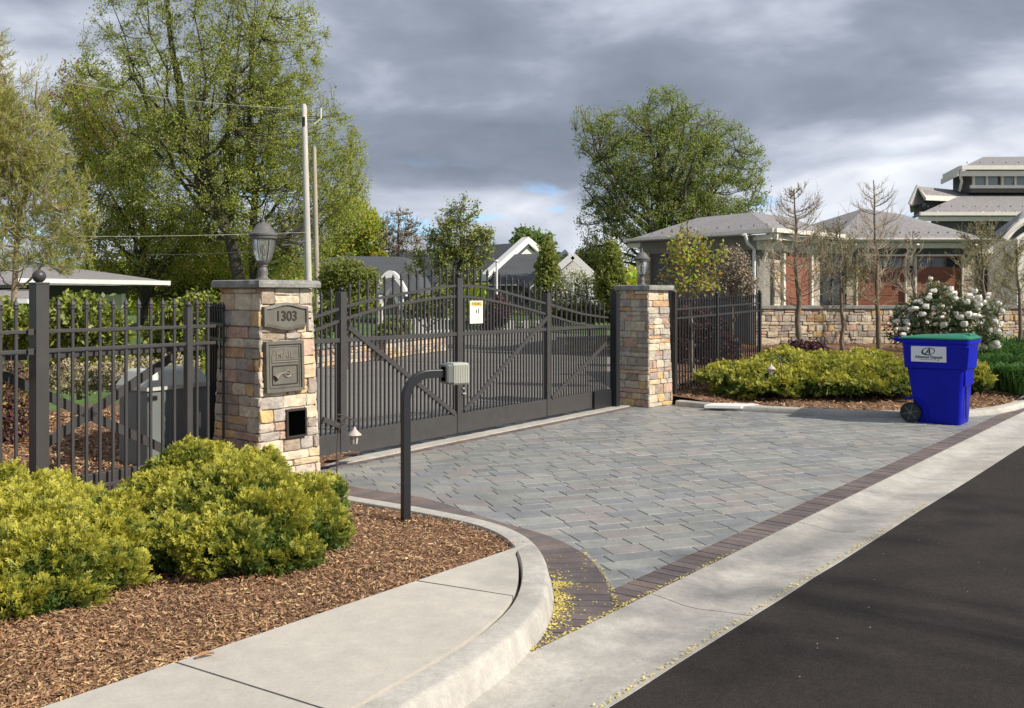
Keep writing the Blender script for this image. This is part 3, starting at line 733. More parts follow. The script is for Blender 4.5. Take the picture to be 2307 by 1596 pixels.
# ------------------------------------------------------------------ lanterns on the pillars
def pier_lantern(c, label):
    c = Vector(c); t = thing('pillar_lantern', c, label, 'lantern', 'black lanterns on the gate pillars')
    MB().lathe(c, [(.062, 0), (.064, .012), (.046, .022), (.040, .035), (.043, .075), (.040, .10), (.028, .118), (.034, .128), (.028, .138), (.046, .150), (.056, .165), (.060, .172)], 20).build('base', 'lamp_metal', t, smooth=True)
    gl = MB(); n = 24; prof = [(.052, .172), (.066, .20), (.083, .26), (.094, .32), (.099, .372)]
    b = 0
    for (r_, z) in prof:
        for k in range(n):
            a = 2 * math.pi * k / n; q = r_ * (1 + .025 * math.cos(a * 12)); gl.v.append((c.x + q * math.cos(a), c.y + q * math.sin(a), c.z + z))
    for i in range(len(prof) - 1):
        for k in range(n): gl.f.append((i * n + k, i * n + (k + 1) % n, (i + 1) * n + (k + 1) % n, (i + 1) * n + k))
    gl.build('glass', 'lamp_glass', t, smooth=True)
    for k in range(6):
        a = math.pi / 3 * k + .3; MB().tube([c + Vector(((r_ + .004) * math.cos(a), (r_ + .004) * math.sin(a), z)) for r_, z in prof], .0055, 6).build('rib', 'lamp_metal', t)
    MB().lathe(c, [(.012, .172), (.012, .24), (.02, .25), (.02, .30), (.008, .32)], 10).build('bulb_holder', 'lamp_metal', t, smooth=True)
    MB().lathe(c, [(.104, .366), (.118, .37), (.119, .384), (.112, .388), (.124, .394), (.125, .408), (.118, .412), (.100, .432), (.078, .462), (.062, .486), (.048, .498), (.044, .502)], 24).build('roof', 'lamp_metal', t, smooth=True)
    MB().lathe(c, [(.03, .500), (.022, .508), (.016, .518), (.020, .527), (.012, .538), (.008, .55), (.003, .572)], 12).build('finial', 'lamp_metal', t, smooth=True)
    return t
pier_lantern(lc + Vector((-.03, .0, Hp + .065)), 'weathered grey lantern with ribbed glass on top of the pillar with the number plaque')
pier_lantern(rc + Vector((-.03, .0, 1.735 + .075)), 'weathered grey lantern on top of the farther pillar, in front of the stone house')
# ------------------------------------------------------------------ fence parts
def spear(m, c, zb, zt, w_=.019, u=None):
    """square picket with a pressed spear tip"""
    u = u or g.u; m.cbox(c + Vector((0, 0, zb)), w_, w_, zt - .085 - zb, u); v = Vector((-u.y, u.x, 0)); z0 = zt - .085
    prof = [(w_ * .5, 0), (w_ * .85, .008), (w_ * .85, .016), (w_ * .5, .022), (w_ * .78, .036), (w_ * .3, .066), (.0012, .085)]
    m.loft([[c + u * (sx * r_) + v * (sy * r_) + Vector((0, 0, z0 + z)) for sx, sy in ((-1, -1), (1, -1), (1, 1), (-1, 1))] for r_, z in prof])
    return m
def fence_post(t, c, w_, z0, z1, ball=.032, u=None, mt='metal'):
    o = MB().cbox(c + Vector((0, 0, z0)), w_, w_, z1 - z0, u or g.u).build('post', mt, t, bevel=.003)
    MB().cbox(c + Vector((0, 0, z1 - .001)), w_ * 1.06, w_ * 1.06, .012, u or g.u).lathe(c + Vector((0, 0, z1 + .011)), [(ball * .5, 0)] + [(ball * math.sin(a), ball * .95 - ball * math.cos(a)) for a in [.5 + i * .28 for i in range(10)]], 16).build('ball_cap', mt, o, smooth=True)
    return o
# left fence -------------------------------------------------------------------
fl = Line(g.o.x, g.o.y, R(34.5), .22); FZ = 1.40
fen = thing('picket_fence', fl.p(-5.28, BED), 'bronze picket fence with spear tips and ball capped post, left of the numbered pillar', 'fence')
fence_post(fen, fl.p(fl.t(88), 0), .098, .05, 1.735, .047)
fence_post(fen, fl.p(fl.t(424), 0), .055, .05, 1.545, .026)
for (ta, tb) in ((-7.4, fl.t(70)), (fl.t(104), -3.72)):
    for z in (1.395, 1.255, .215):
        MB().bar(fl.p(ta, z), fl.p(tb, z), .030, .026).build('rail', 'metal', fen, bevel=.002)
    k = 0; t0 = fl.t(131.6) if tb > -4 else fl.t(36)
    proto = None; ts = []
    if tb > -4:
        x = t0
        while x < -3.72: ts.append(x); x += .110
    else:
        x = t0
        while x > -7.2: ts.append(x); x -= .110
    for x in ts:
        if abs(x - fl.t(424)) < .05: continue
        if proto is None:
            proto = spear(MB(), fl.p(x, 0), .15, 1.635).build('picket', 'metal', fen); px0 = x
        else: dup_child(proto, fen, fl.u * (x - px0))
for dz in (1.395, 1.255):
    MB().obox(fl.p(fl.t(70) - .04, dz - .022, .026), fl.u * .04, fl.n * .012, (0, 0, .044)).build('bracket', 'metal', fen)
# return panel tucked behind the pillar, its shade put in as black metal
rt = thing('return_fence_panel', g.p(-3.35, .1, .2), 'short fence panel with painted black shade, squeezed between the bronze fence and the stone pillar', 'fence')
rl = Line(fl.p(-3.62, 0).x, fl.p(-3.62, 0).y, R(34.5 - 62))
for z in (1.40, 1.27, .22): MB().bar(rl.p(0, z), rl.p(.9, z), .028, .026).build('rail', 'black_metal', rt)
pr = None
for k in range(8):
    x = .04 + k * .115
    if pr is None: pr = spear(MB(), rl.p(x, 0), .13, 1.60, u=rl.u).build('picket', 'black_metal', rt); x0 = x
    else: dup_child(pr, rt, rl.u * (x - x0))
# the sliding gate ---------------------------------------------------------------
gate = thing('sliding_gate', g.p(.6, .04), 'wide arched sliding driveway gate of dark bronze metal with spear tips and diagonal braces', 'gate')
tL, tC, tR_, tE = g.t(769), g.t(1032), g.t(1232), 3.56
zr = 1.206
def curve(samples):
    ts = [g.t(x) for x, y in samples]; zs = [g.z(x, y) for x, y in samples]; return ts, zs
topS = curve([(700, 719), (715, 713), (771, 693), (835, 676), (904, 663), (965, 651), (1023, 644), (1060, 644), (1100, 649), (1163, 666), (1232, 685), (1312, 708), (1367, 716)])
lowS = curve([(700, 748), (715, 743), (771, 720), (835, 701), (904, 685), (965, 674), (1023, 668), (1060, 669), (1126, 681), (1180, 694), (1232, 709), (1289, 727), (1341, 735), (1367, 736)])
def interp(S, t_): return float(np.interp(t_, S[0], S[1]))
def smooth_interp(S, t_): return sum(interp(S, t_ + d) for d in (-.12, -.06, 0, .06, .12)) / 5
for S in (topS, lowS):
    for (a, b) in ((-2.45, tL - .04), (tL + .04, tC - .05), (tC + .05, tR_ - .04), (tR_ + .04, tE - .02)):
        n = max(3, int((b - a) / .12)); m = MB(); rings = []
        for i in range(n + 1):
            t_ = a + (b - a) * i / n; z = smooth_interp(S, t_); rings.append([g.p(t_, z - .014, -.017), g.p(t_, z - .014, .017), g.p(t_, z + .014, .017), g.p(t_, z + .014, -.017)])
        m.loft(rings).build('arched_rail', 'metal', gate)
MB().obox(g.p(-7.2, zr - .024, -.024), g.u * (tE + 7.2), g.n * .048, (0, 0, .044)).build('middle_rail', 'metal', gate, bevel=.003)
MB().obox(g.p(-7.2, .045, -.028), g.u * (tE + 7.2), g.n * .056, (0, 0, .228)).build('bottom_beam', 'metal', gate, bevel=.004)
for t_, w_, z1, bl in ((tL, .085, 1.69, .024), (tC, .105, 1.86, .036), (tR_, .085, 1.69, .024)):
    o = MB().obox(g.p(t_ - w_ / 2, .05, -.045), g.u * w_, g.n * .082, (0, 0, z1 - .05)).build('upright', 'metal', gate, bevel=.003)
    MB().lathe(g.p(t_, z1), [(bl * .6, 0)] + [(bl * math.sin(a), bl - bl * math.cos(a)) for a in [.5 + i * .28 for i in range(10)]], 12).build('ball_cap', 'black_metal', o, smooth=True)
sp = .1325; pr = pr2 = None; t_ = -2.40
while t_ < tE - .03:
    if min(abs(t_ - q) for q in (tL, tC, tR_)) > .062:
        zt = smooth_interp(topS, t_) + .235
        o = spear(MB(), g.p(t_, 0), .27, zt, .018).build('picket', 'metal', gate)
    th = t_ + sp / 2
    if th < tE - .03 and min(abs(th - q) for q in (tL, tC, tR_)) > .062:
        zt = smooth_interp(lowS, th)
        MB().cbox(g.p(th, .27), .018, .018, zt - .27, g.u).build('infill_bar', 'metal', gate)
    t_ += sp
def brace(x0, y0, x1, y1, o0=.024, w_=.05):
    a = g.p(g.t(x0), g.z(x0, y0), o0); b = g.p(g.t(x1), g.z(x1, y1), o0); MB().bar(a, b, .022, w_).build('brace', 'metal', gate)
brace(781, 737, 1022, 933); brace(1042, 925, 1229, 716); brace(1240, 897, 1362, 774); brace(724, 945, 762, 960)
brace(103, 1002, 395, 800, -.01, .07); brace(-60, 815, 420, 1035, -.01, .07)
# latch fittings on the middle upright
for zz, s_ in ((.50, .06), (.56, .03)): MB().obox(g.p(tC + .02, zz, .04), g.u * s_, g.n * .02, (0, 0, .014)).build('latch', 'box_ribbed', gate)
# warning board wired to the gate
sx0, sx1 = g.t(1054), g.t(1083); zb, zt = g.z(1068, 729), g.z(1068, 678)
sg = thing('warning_sign', g.p((sx0 + sx1) / 2, zb, .03), 'small white board with a yellow WARNING strip wired to the sliding gate', 'sign')
MB().obox(g.p(sx0, zb, .028), g.u * (sx1 - sx0), g.n * .004, (0, 0, zt - zb)).build('board', 'sign_white', sg)
hb = MB().obox(g.p(sx0 + .012, zt - .062, .033), g.u * (sx1 - sx0 - .024), g.n * .0015, (0, 0, .048)).build('header', 'sign_yellow', sg)
um = g.u; text_part('heading', 'WARNING', .052, g.p((sx0 + sx1) / 2, zt - .038, .0355), um, (0, 0, 1), 'sign_brown', sg, .0006, bold=.001, xs=.75)
m = MB(); cx_ = (sx0 + sx1) / 2 + .02; cz_ = zt - .125   # pictogram: pedestrian struck by a closing gate edge
m.obox(g.p(cx_ + .012, cz_ - .03, .033), g.u * .014, g.n * .002, (0, 0, .065)); m.obox(g.p(cx_ - .035, cz_ - .018, .033), g.u * .022, g.n * .002, (0, 0, .026)); m.obox(g.p(cx_ - .028, cz_ + .012, .033), g.u * .01, g.n * .002, (0, 0, .012))
m.build('pictogram', 'bronze_dark', sg)
m = MB()
for k in range(4): m.obox(g.p(sx0 + .05, zt - .20 - k * .018, .033), g.u * (sx1 - sx0 - .10), g.n * .001, (0, 0, .004))
m.build('small_print', 'lantern_shade', sg)
# gate guide post and plate by the right pillar, its shadow painted in black
gd = thing('gate_guide_post', g.p(tE + .04, 0), 'gate guide post with rollers, shadow painted in black, standing against the right stone pillar', 'post')
MB().obox(g.p(tE, 0, .03), g.u * .11, g.n * .11, (0, 0, 1.70)).build('post', 'black_metal', gd, bevel=.004)
MB().obox(g.p(tE - .52, .02, .036), g.u * .5, g.n * .03, (0, 0, .26)).build('catch_plate', 'black_metal', gd)
MB().lathe(g.p(tE + .05, 1.70, .085), [(.02, 0), (.03, .02), (.03, .035), (.015, .05)], 12).build('cap', 'black_metal', gd)
# gate operator cabinet behind the fence
oc = g.p(-3.62, 0, -.62)
ob = thing('gate_operator_cabinet', oc + Vector((0, 0, .12)), 'grey green metal gate operator cabinet with a pale sloping lid, behind the fence pickets', 'cabinet')
m = MB(); m.cbox(oc + Vector((0, 0, .16)), .62, .42, .66, g.u); m.build('body', 'cabinet', ob, bevel=.01)
MB().cbox(oc + Vector((0, 0, .10)), .70, .5, .06, g.u).build('plinth', 'black_metal', ob)
u_, v_ = g.u, Vector((-g.u.y, g.u.x, 0))
MB().loft([[oc + u_ * (sx * a) + v_ * (sy * b) + Vector((0, 0, z)) for sx, sy in ((-1, -1), (1, -1), (1, 1), (-1, 1))] for a, b, z in ((.33, .23, .82), (.33, .23, .86), (.27, .17, .98), (.25, .15, 1.0))]).build('lid', 'cabinet_cover', ob, bevel=.006)
MB().obox(oc + u_ * -.28 - v_ * .2135 + Vector((0, 0, .2)), u_ * .56, v_ * .004, (0, 0, .56)).build('door', 'cabinet', ob)
MB().obox(oc + u_ * .22 - v_ * .225 + Vector((0, 0, .45)), u_ * .012, v_ * .012, (0, 0, .14)).build('handle', 'white', ob)
# ------------------------------------------------------------------ right-hand fence
rf = Line(2.52, 14.95, R(33)); b_ = .0
tA, tM, tB = rf.t(1519), rf.t(1614.5), rf.t(1711)
fr = thing('picket_fence', rf.p(tM, .3), 'picket fence with spear tips between the farther gate pillar and the stone wall', 'fence')
def fz(t_): return .30 * min(1, max(0, (t_ - tA) / (tB - tA))) * .25
for i, (a, b) in enumerate(((tA, tM), (tM, tB))):
    for z, zz in ((1.44, 'rail'), (1.30, 'rail'), (.26, 'rail')):
        MB().bar(rf.p(a + .03, z + fz(a)), rf.p(b - .03, z + fz(b)), .03, .03).build(zz, 'black_metal' if i == 9 else 'dark_metal', fr)
for t_ in (tM, tB): fence_post(fr, rf.p(t_, 0), .065, .1, 1.62 + fz(t_), .03, rf.u, 'dark_metal')
MB().cbox(rf.p(tA, .05), .06, .06, 1.66, rf.u).build('post', 'dark_metal', fr)
t_ = tA + .09; pr = None
while t_ < tB - .05:
    if abs(t_ - tM) > .07:
        if pr is None: pr = spear(MB(), rf.p(t_, 0), .17, 1.625, .019, rf.u).build('picket', 'dark_metal', fr); x0 = t_
        else: dup_child(pr, fr, rf.u * (t_ - x0) + Vector((0, 0, fz(t_))))
    t_ += .115
# ------------------------------------------------------------------ keypad pedestal
kb = P(914, 1172, BED); ks = Vector((.86, .5, 0)).normalized(); kn = Vector((ks.y, -ks.x, 0))
kb.z = .10
kp = thing('keypad_pedestal', kb, 'black gooseneck post with a gate keypad box, standing in the mulch beside the driveway kerb', 'keypad post')
path = [kb + Vector((0, 0, -.05)), kb + Vector((0, 0, .5)), kb + Vector((0, 0, .84))]
for i in range(1, 11): a = math.pi / 2 * i / 10; path.append(kb + ks * (.17 * (1 - math.cos(a))) + Vector((0, 0, .84 + .17 * math.sin(a))))
path.append(kb + ks * .285 + Vector((0, 0, 1.01)))
rings = []; hwk = .0275
for i, p in enumerate(path):
    d = (path[min(i + 1, len(path) - 1)] - path[max(i - 1, 0)]).normalized(); q = kn; o_ = d.cross(q).normalized(); rings.append([p + q * (sx * hwk) + o_ * (sy * hwk) for sx, sy in ((-1, -1), (1, -1), (1, 1), (-1, 1))])
MB().loft(rings).build('gooseneck', 'black_metal', kp, bevel=.004)
bc = kb + ks * .285 + Vector((0, 0, .945)); bx = ks; by = Vector((-ks.y, ks.x, 0))
def kring(x, hw_, hh, zc=.06): return [bc + bx * x + by * (sx * hw_) + Vector((0, 0, zc + sy * hh)) for sx, sy in ((-1, -.8), (-.8, -1), (.8, -1), (1, -.8), (1, .8), (.8, 1), (-.8, 1), (-1, .8))]
MB().loft([kring(.0, .055, .062), kring(.012, .062, .07), kring(.05, .062, .07)]).build('backplate', 'box_grey', kp)
hs = MB().loft([kring(.048, .066, .074), kring(.052, .068, .076), kring(.165, .068, .076), kring(.17, .064, .072)]).build('housing', 'box_ribbed', kp)
for k in range(8):
    x = .060 + k * .0135
    MB().obox(bc + bx * x - by * .0705 + Vector((0, 0, -.005)), bx * .005, by * .003, (0, 0, .13)).build('rib', 'box_ribbed', hs)
MB().obox(bc + bx * -.004 + by * -.030 + Vector((0, 0, .012)), bx * .006, by * .055, (0, 0, .098)).build('keypad_shade_plate', 'black', kp)  # flat black plate paints the shade inside the keypad recess
# ------------------------------------------------------------------ garden lanterns on hooks
def hook_lantern(b, s, d, label):
    b = Vector(b); d = Vector(d).normalized(); t = thing('hook_lantern', b, label, 'garden light', 'small path lanterns hanging from curled iron hooks'); Z = Vector((0, 0, 1))
    pts = [b - Z * .04, b + Z * .15 * s, b + Z * .28 * s + d * .004 * s, b + Z * .36 * s + d * .012 * s, b + Z * .42 * s + d * .03 * s, b + Z * .455 * s + d * .06 * s, b + Z * .45 * s + d * .10 * s, b + Z * .435 * s + d * .125 * s]
    m = MB(); m.tube(pts, .0048 * s, 8)
    c = b + Z * .425 * s + d * .015 * s; sp_ = []
    for i in range(26): a = 1.2 + i * .36; r_ = (.050 - .0016 * i) * s; sp_.append(c + Z * (r_ * math.sin(a) + .01) + d * (-r_ * math.cos(a) - .0) * 1.0)
    m.tube(sp_, .0042 * s, 6); m.tube([sp_[0], sp_[0] + d * .05 * s - Z * .005 * s, pts[-1]], .0042 * s, 6); m.build('hook', 'hook_iron', t, smooth=True)
    h = b + d * .125 * s; z0 = .405 * s
    ln = MB().lathe(h + Z * (z0 - .072 * s), [(.052 * s, 0), (.050 * s, .005 * s), (.030 * s, .022 * s), (.016 * s, .038 * s), (.010 * s, .048 * s), (.005 * s, .06 * s)], 12).build('shade', 'lantern_shade', t, smooth=True)
    MB().loft([[h + Vector((math.cos(a) * r_, math.sin(a) * r_, z0 + z)) for a in [math.pi / 3 * k for k in range(6)]] for r_, z in ((.022 * s, -.135 * s), (.031 * s, -.073 * s))]).build('glass', 'lantern_shade', t)
    for k in range(6):
        a = math.pi / 3 * k; MB().tube([h + Vector((math.cos(a) * .022 * s, math.sin(a) * .022 * s, z0 - .138 * s)), h + Vector((math.cos(a) * .032 * s, math.sin(a) * .032 * s, z0 - .072 * s))], .0028 * s, 5).build('frame_bar', 'hook_iron', t)
    return t
hook_lantern((P(759, 1086, BED).x, P(759, 1086, BED).y, BED), 1.15, (1, .1, 0), 'small pale lantern hanging from a rusty curled hook beside the numbered pillar')
q = P(1762, 900, BED); hook_lantern((q.x, q.y, BED), 1.35, (-1, -.1, 0), 'small pale lantern hanging from a curled hook in front of the far golden juniper')
# pale stone slab in the far bed
q = P(1648, 913, .07); q.z = .062; sl = MB(); pts = [q + Vector(v) for v in ((-.42, -.10, 0), (.10, -.17, 0), (.40, -.02, 0), (.34, .12, 0), (-.22, .16, 0))]
sl.slab([p + Vector((0, 0, .022)) for p in pts], .05); o = sl.build('stepping_slab', 'white', loc=q, bevel=.008); tag(o, 'flat white utility slab set in the mulch to the right of the far gate pillar', 'slab')
# ------------------------------------------------------------------ the wheeled bin
def bin_():
    d = Vector((.79, -.613, 0)).normalized(); v = Vector((-d.y, d.x, 0)); c = P(2118, 951); Z = Vector((0, 0, 1))
    t = thing('wheeled_bin', c, 'bright blue wheeled recycling bin with a green lid on the driveway pavers', 'bin')
    def W_(x, y, z): return c + d * x + v * y + Z * z
    def rr(L0, L1, Wd, r_, z, n=4):
        o_ = []
        for (cx0, cy0, a0) in ((L1 - r_, Wd - r_, 0), (L0 + r_, Wd - r_, 90), (L0 + r_, -Wd + r_, 180), (L1 - r_, -Wd + r_, 270)):
            for i in range(n + 1): a = R(a0 + 90 * i / n); o_.append(W_(cx0 + r_ * math.cos(a), cy0 + r_ * math.sin(a), z))
        return o_
    body = MB(); body.loft([rr(-.22, .29, .245, .05, .0), rr(-.24, .30, .25, .055, .02), rr(-.30, .325, .27, .06, .40), rr(-.345, .345, .285, .06, .70), rr(-.35, .36, .30, .06, .715), rr(-.365, .365, .305, .06, .80)])
    bo = body.build('body', 'bin_blue', t, smooth=True)
    m = MB(); m.loft([rr(-.355, .36, .298, .06, .71), rr(-.375, .385, .318, .06, .72), rr(-.395, .405, .328, .06, 1.03), rr(-.42, .43, .345, .06, 1.045), rr(-.42, .43, .345, .06, 1.085), rr(-.40, .41, .33, .05, 1.09)])
    m.build('collar', 'bin_blue', t, smooth=True)
    # lid: low dome, split scoop at the front
    def lr(x0, x1, wd, z, zf): return [p + Z * (zf * ((p - c).dot(d) - x0) / (x1 - x0)) for p in rr(x0, x1, wd, .06, z)]
    lid = MB(); lid.loft([lr(-.43, .435, .35, 1.092, 0), lr(-.43, .44, .352, 1.110, .0), lr(-.37, .39, .31, 1.122, .02), lr(-.28, .33, .24, 1.135, .022), lr(-.1, .2, .1, 1.142, .02)])
    lo_ = lid.build('lid', 'lid_green', t, smooth=True)
    m = MB(); m.loft([[W_(x, y, z) for x, y in ((.25, -.13), (.40, -.15), (.40, .15), (.25, .13))] for z in (1.12, 1.165)]); m.build('lid_grip', 'lid_green', lo_, bevel=.012)
    # rear handle and hinge
    m = MB()
    for s_ in (-1, 1): m.bar(W_(-.40, s_ * .26, 1.06), W_(-.49, s_ * .26, 1.085), .03, .05)
    m.tube([W_(-.49, -.30, 1.085), W_(-.49, .30, 1.085)], .017, 10); m.build('handle', 'bin_blue', t)
    # front grab bar bracket under the collar
    m = MB(); m.loft([[W_(x, y, z) for x, y in ((.34, -.22), (.36, -.22), (.36, .22), (.34, .22))] for z in (.50, .72)])
    m.hexa([W_(.30, -.315, .72), W_(.40, -.315, .72), W_(.40, -.295, .72), W_(.30, -.295, .72), W_(.37, -.33, 1.0), W_(.425, -.33, 1.0), W_(.425, -.30, 1.0), W_(.37, -.30, 1.0)]); m.build('front_catch', 'bin_blue', t, bevel=.006)
    MB().obox(W_(.33, -.10, .08), d * .012, v * .02, Z * .40).build('catch_bar', 'bin_dark', t)
    # moulded relief on the flank
    m = MB(); m.hexa([W_(.02, -.268, .60), W_(.30, -.268, .60), W_(.30, -.26, .60), W_(.02, -.26, .60), W_(.02, -.296, .712), W_(.33, -.296, .712), W_(.33, -.26, .712), W_(.02, -.26, .712)]); m.build('flank_gusset', 'bin_blue', t, bevel=.004)
    # wheels
    for s_ in (-1, 1):
        wc = W_(-.29, s_ * .285, .132); wh = MB(); n = 28
        prof = [(.098, -.022), (.125, -.026), (.132, -.016), (.132, .016), (.125, .026), (.098, .022)]
        b = 0
        for (r_, o_) in prof:
            for k in range(n): a = 2 * math.pi * k / n; wh.v.append(tuple(wc + v * o_ + d * (r_ * math.cos(a)) + Z * (r_ * math.sin(a))))
        kk = len(prof)
        for i in range(kk):
            for k in range(n): wh.f.append((i * n + k, i * n + (k + 1) % n, ((i + 1) % kk) * n + (k + 1) % n, ((i + 1) % kk) * n + k))
        w0 = wh.build('wheel', 'rubber', t, smooth=True)
        m = MB(); m.tube([wc - v * .012, wc + v * .012], .100, 28); m.build('wheel_disc', 'black_metal', w0)
        m = MB(); m.tube([wc - v * .03, wc + v * .03], .024, 16)
        for k in range(6):
            a = math.pi / 3 * k + .25; e_ = d * math.cos(a) + Z * math.sin(a); m.bar(wc + e_ * .02 + v * (s_ * .016), wc + e_ * .100 + v * (s_ * .016), .010, .014, up=v)
        m.build('spokes', 'wheel_grey', w0)
    m = MB(); m.tube([W_(-.29, -.26, .132), W_(-.29, .26, .132)], .012, 10); m.build('axle', 'black_metal', t)
    # wheel arch: dark recess panel and lip
    m = MB(); out_ = [W_(-.29 + .205 * math.cos(a), -.262 - .012 * math.sin(a) * 0, .10 + .21 * math.sin(a)) for a in [math.pi * .50 * i / 10 for i in range(11)]]
    m.tube([W_(-.085, -.256, .0)] + [W_(-.29 + .205 * math.cos(a), -.258 - .02 * math.sin(a), .12 + .20 * math.sin(a)) for a in [math.pi * .62 * i / 12 for i in range(13)]], .011, 8); m.build('wheel_arch_lip', 'bin_blue', t, smooth=True)
    # sticker
    fz_ = lambda z: -.3165 - (z - .72) * .032
    s0 = [W_(-.275, fz_(.800) - .003, .800), W_(.155, fz_(.800) - .003, .800), W_(.155, fz_(1.0) - .003, 1.0), W_(-.275, fz_(1.0) - .003, 1.0)]
    st = MB().slab(s0, .002).build('sticker', 'sticker', t)
    cx_, cz_ = -.065, .935; yy = lambda z: fz_(z) - .0045
    m = MB(); n = 40; vs = []
    for k in range(n):   # slanting ring emblem, thicker at its lower left
        a = 2 * math.pi * k / n; rx, rz = .082, .050; th = .010 + .012 * max(0, math.cos(a - R(215)))
        for q in (0, 1):
            x = (rx - q * th) * math.cos(a); z = (rz - q * th * .8) * math.sin(a); x2 = x + z * .35; m.v.append(tuple(W_(cx_ + x2, yy(cz_ + z) , cz_ + z)))
    for k in range(n): m.f.append((2 * k, 2 * k + 1, (2 * k + 3) % (2 * n), (2 * k + 2) % (2 * n)))
    m.build('emblem_ring', 'ink', st)
    ux = d; uz = (W_(0, fz_(1.0), 1.0) - W_(0, fz_(.8), .8)).normalized()
    text_part('emblem_letter', 'A', .115, W_(cx_ + .003, yy(cz_) - .0005, cz_ - .002), (d + uz * 0).normalized(), (uz + d * .35).normalized(), 'ink', st, .0004, bold=.002, xs=.9)
    text_part('company_name', 'Advanced Disposal', .050, W_(-.06, yy(.86), .862), ux, uz, 'ink', st, .0004, bold=.0012, xs=.87)
    MB().obox(W_(-.17, yy(.828), .828), d * .20, v * -.0006, uz * .0035).build('underline', 'ink', st)
    MB().obox(W_(.05, yy(.824), .822), d * .014, v * -.0006, uz * .014).build('small_mark', 'ink', st)
    return t
bin_()
# ------------------------------------------------------------------ beyond the gate
struct(fan([gp(-2.9, -.012, -.03), gp(4.6, -.012, -.03), (8, 34, -.012), (-1.5, 48, -.012), (-9, 30, -.012)]).build('inner_driveway', 'drive'))
def wall_thing(name, a, b, H, label, z0=0.0, th=.35, seed=3, cap=.07, rh=(.10, .22), rw=(.14, .45), group=None, cat='wall'):
    a = Vector((a[0], a[1], 0)); b = Vector((b[0], b[1], 0)); mid = (a + b) / 2; t = thing(name, (mid.x, mid.y, z0), label, cat, group)
    m, u, n_, md_, L_ = flat_stone_wall('x', a, b, H, z0=z0, seed=seed, rh=rh, rw=rw); m.build('stonework', 'stone', t)
    MB().obox(a - n_ * th + Vector((0, 0, z0 - .3)), b - a, n_ * th, (0, 0, H + .3)).build('mortar_core', 'mortar', t)
    if cap: MB().obox(a - n_ * (th + .04) + Vector((0, 0, z0 + H)), b - a, n_ * (th + .11), (0, 0, cap)).build('coping', 'capstone', t, bevel=.008)
    return t
q0, q1 = P(690, 832), P(1006, 790)
wall_thing('garden_wall', (q0.x, q0.y), (q1.x, q1.y), .42, 'low lit stone wall edging the inner driveway, seen through the left half of the gate', seed=31)
q0, q1 = P(1272, 796), P(1440, 788)
wall_thing('garden_wall', (q0.x, q0.y), (q1.x, q1.y), .38, 'low stone wall seen through the right end of the gate', seed=32)
wl0, wl1 = D(1700, 700, 20.6), D(2420, 700, 21.4)
wall_thing('retaining_wall', (wl0.x, wl0.y), (wl1.x, wl1.y), 1.05, 'low multicoloured stone wall with grey coping behind the bare saplings', z0=.32, seed=33, rh=(.05, .15), rw=(.07, .28))
# ------------------------------------------------------------------ houses
def poly_part(name, pts, th, mat, parent): return MB().slab(pts, th).build(name, mat, parent)
# stone house on the right: three wings under hipped slate roofs
hb_ = D(1700, 690, 25.0); HB = thing('stone_house', (hb_.x, hb_.y, .5), 'grey stone and shingle house with red wooden garage doors behind the saplings', 'house')
LA = Line(*D(1705, 0, 25.3).xy, math.atan2(.75, .66)); LB = Line(*D(1705, 0, 25.3).xy, math.atan2(-.66, .75))
class FL(Line):   # wall facing the camera squarely
    def __init__(s, Y): s.u = Vector((1, 0, 0)); s.n = Vector((0, -1, 0)); s.o = Vector((0, Y, 0))
    def t(s, x): return (x - CX) / FP * s.o.y
def panel(l, x0, x1, y0, y1, o0, o1, name, mat, parent, yref=None):
    t0, t1 = l.t(x0), l.t(x1); xm = (x0 + x1) / 2 if yref is None else yref; za, zb_ = l.z(xm, y1), l.z(xm, y0)
    a = l.p(min(t0, t1), za, o0); return MB().obox(a, l.u * abs(t1 - t0), l.n * (o1 - o0), (0, 0, zb_ - za)).build(name, mat, parent)
LA_z = lambda x, y: LA.z(x, y)
# note: Line.n must face the camera; flip where needed
for l_ in (LA, LB):
    if l_.n.y > 0: l_.n = -l_.n
FB = FL(27.65)
def wall_block(l, x0, x1, ztop, zbot, name, mat, parent, th=.3, o=0):
    t0, t1 = l.t(x0), l.t(x1); a = l.p(min(t0, t1), zbot, o - th); return MB().obox(a, l.u * abs(t1 - t0), l.n * th, (0, 0, ztop - zbot)).build(name, mat, parent)
wall_block(LB, 1705, 1462, 3.05, .2, 'side_wall', 'siding', HB)
wall_block(LA, 1706, 1846, 3.05, .2, 'front_wall', 'grey_wall', HB)
wall_block(FB, 1846, 2300, 3.2, .2, 'garage_wall', 'grey_wall', HB, o=0)
# rubble piers
def pier(l, x0, x1, zt, seed, proud=.12):
    t0, t1 = sorted((l.t(x0), l.t(x1))); mid = l.p((t0 + t1) / 2, .3, proud - .05); L_ = t1 - t0; m = MB()
    stone_wall(m, lambda x, z, o_: mid + l.u * x + l.n * o_ + Vector((0, 0, z)), lambda z: L_, zt - .3, (.10, .2), (.14, .4), (.02, .05), over=0, seed=seed)
    m.obox(l.p(t0 + .01, .3, 0), l.u * (L_ - .02), l.n * (proud - .03), (0, 0, zt - .3)); m.build('stone_pier', 'stone', HB)
pier(LA, 1737, 1752, 2.6, 41); pier(LA, 1822, 1840, 2.6, 42); pier(LA, 1752, 1822, 1.35, 47, .08)
pier(FB, 1904, 1923, 2.75, 43); pier(FB, 2041, 2056, 2.75, 44); pier(FB, 2168, 2186, 2.75, 45); pier(LB, 1440, 1468, 2.9, 46)
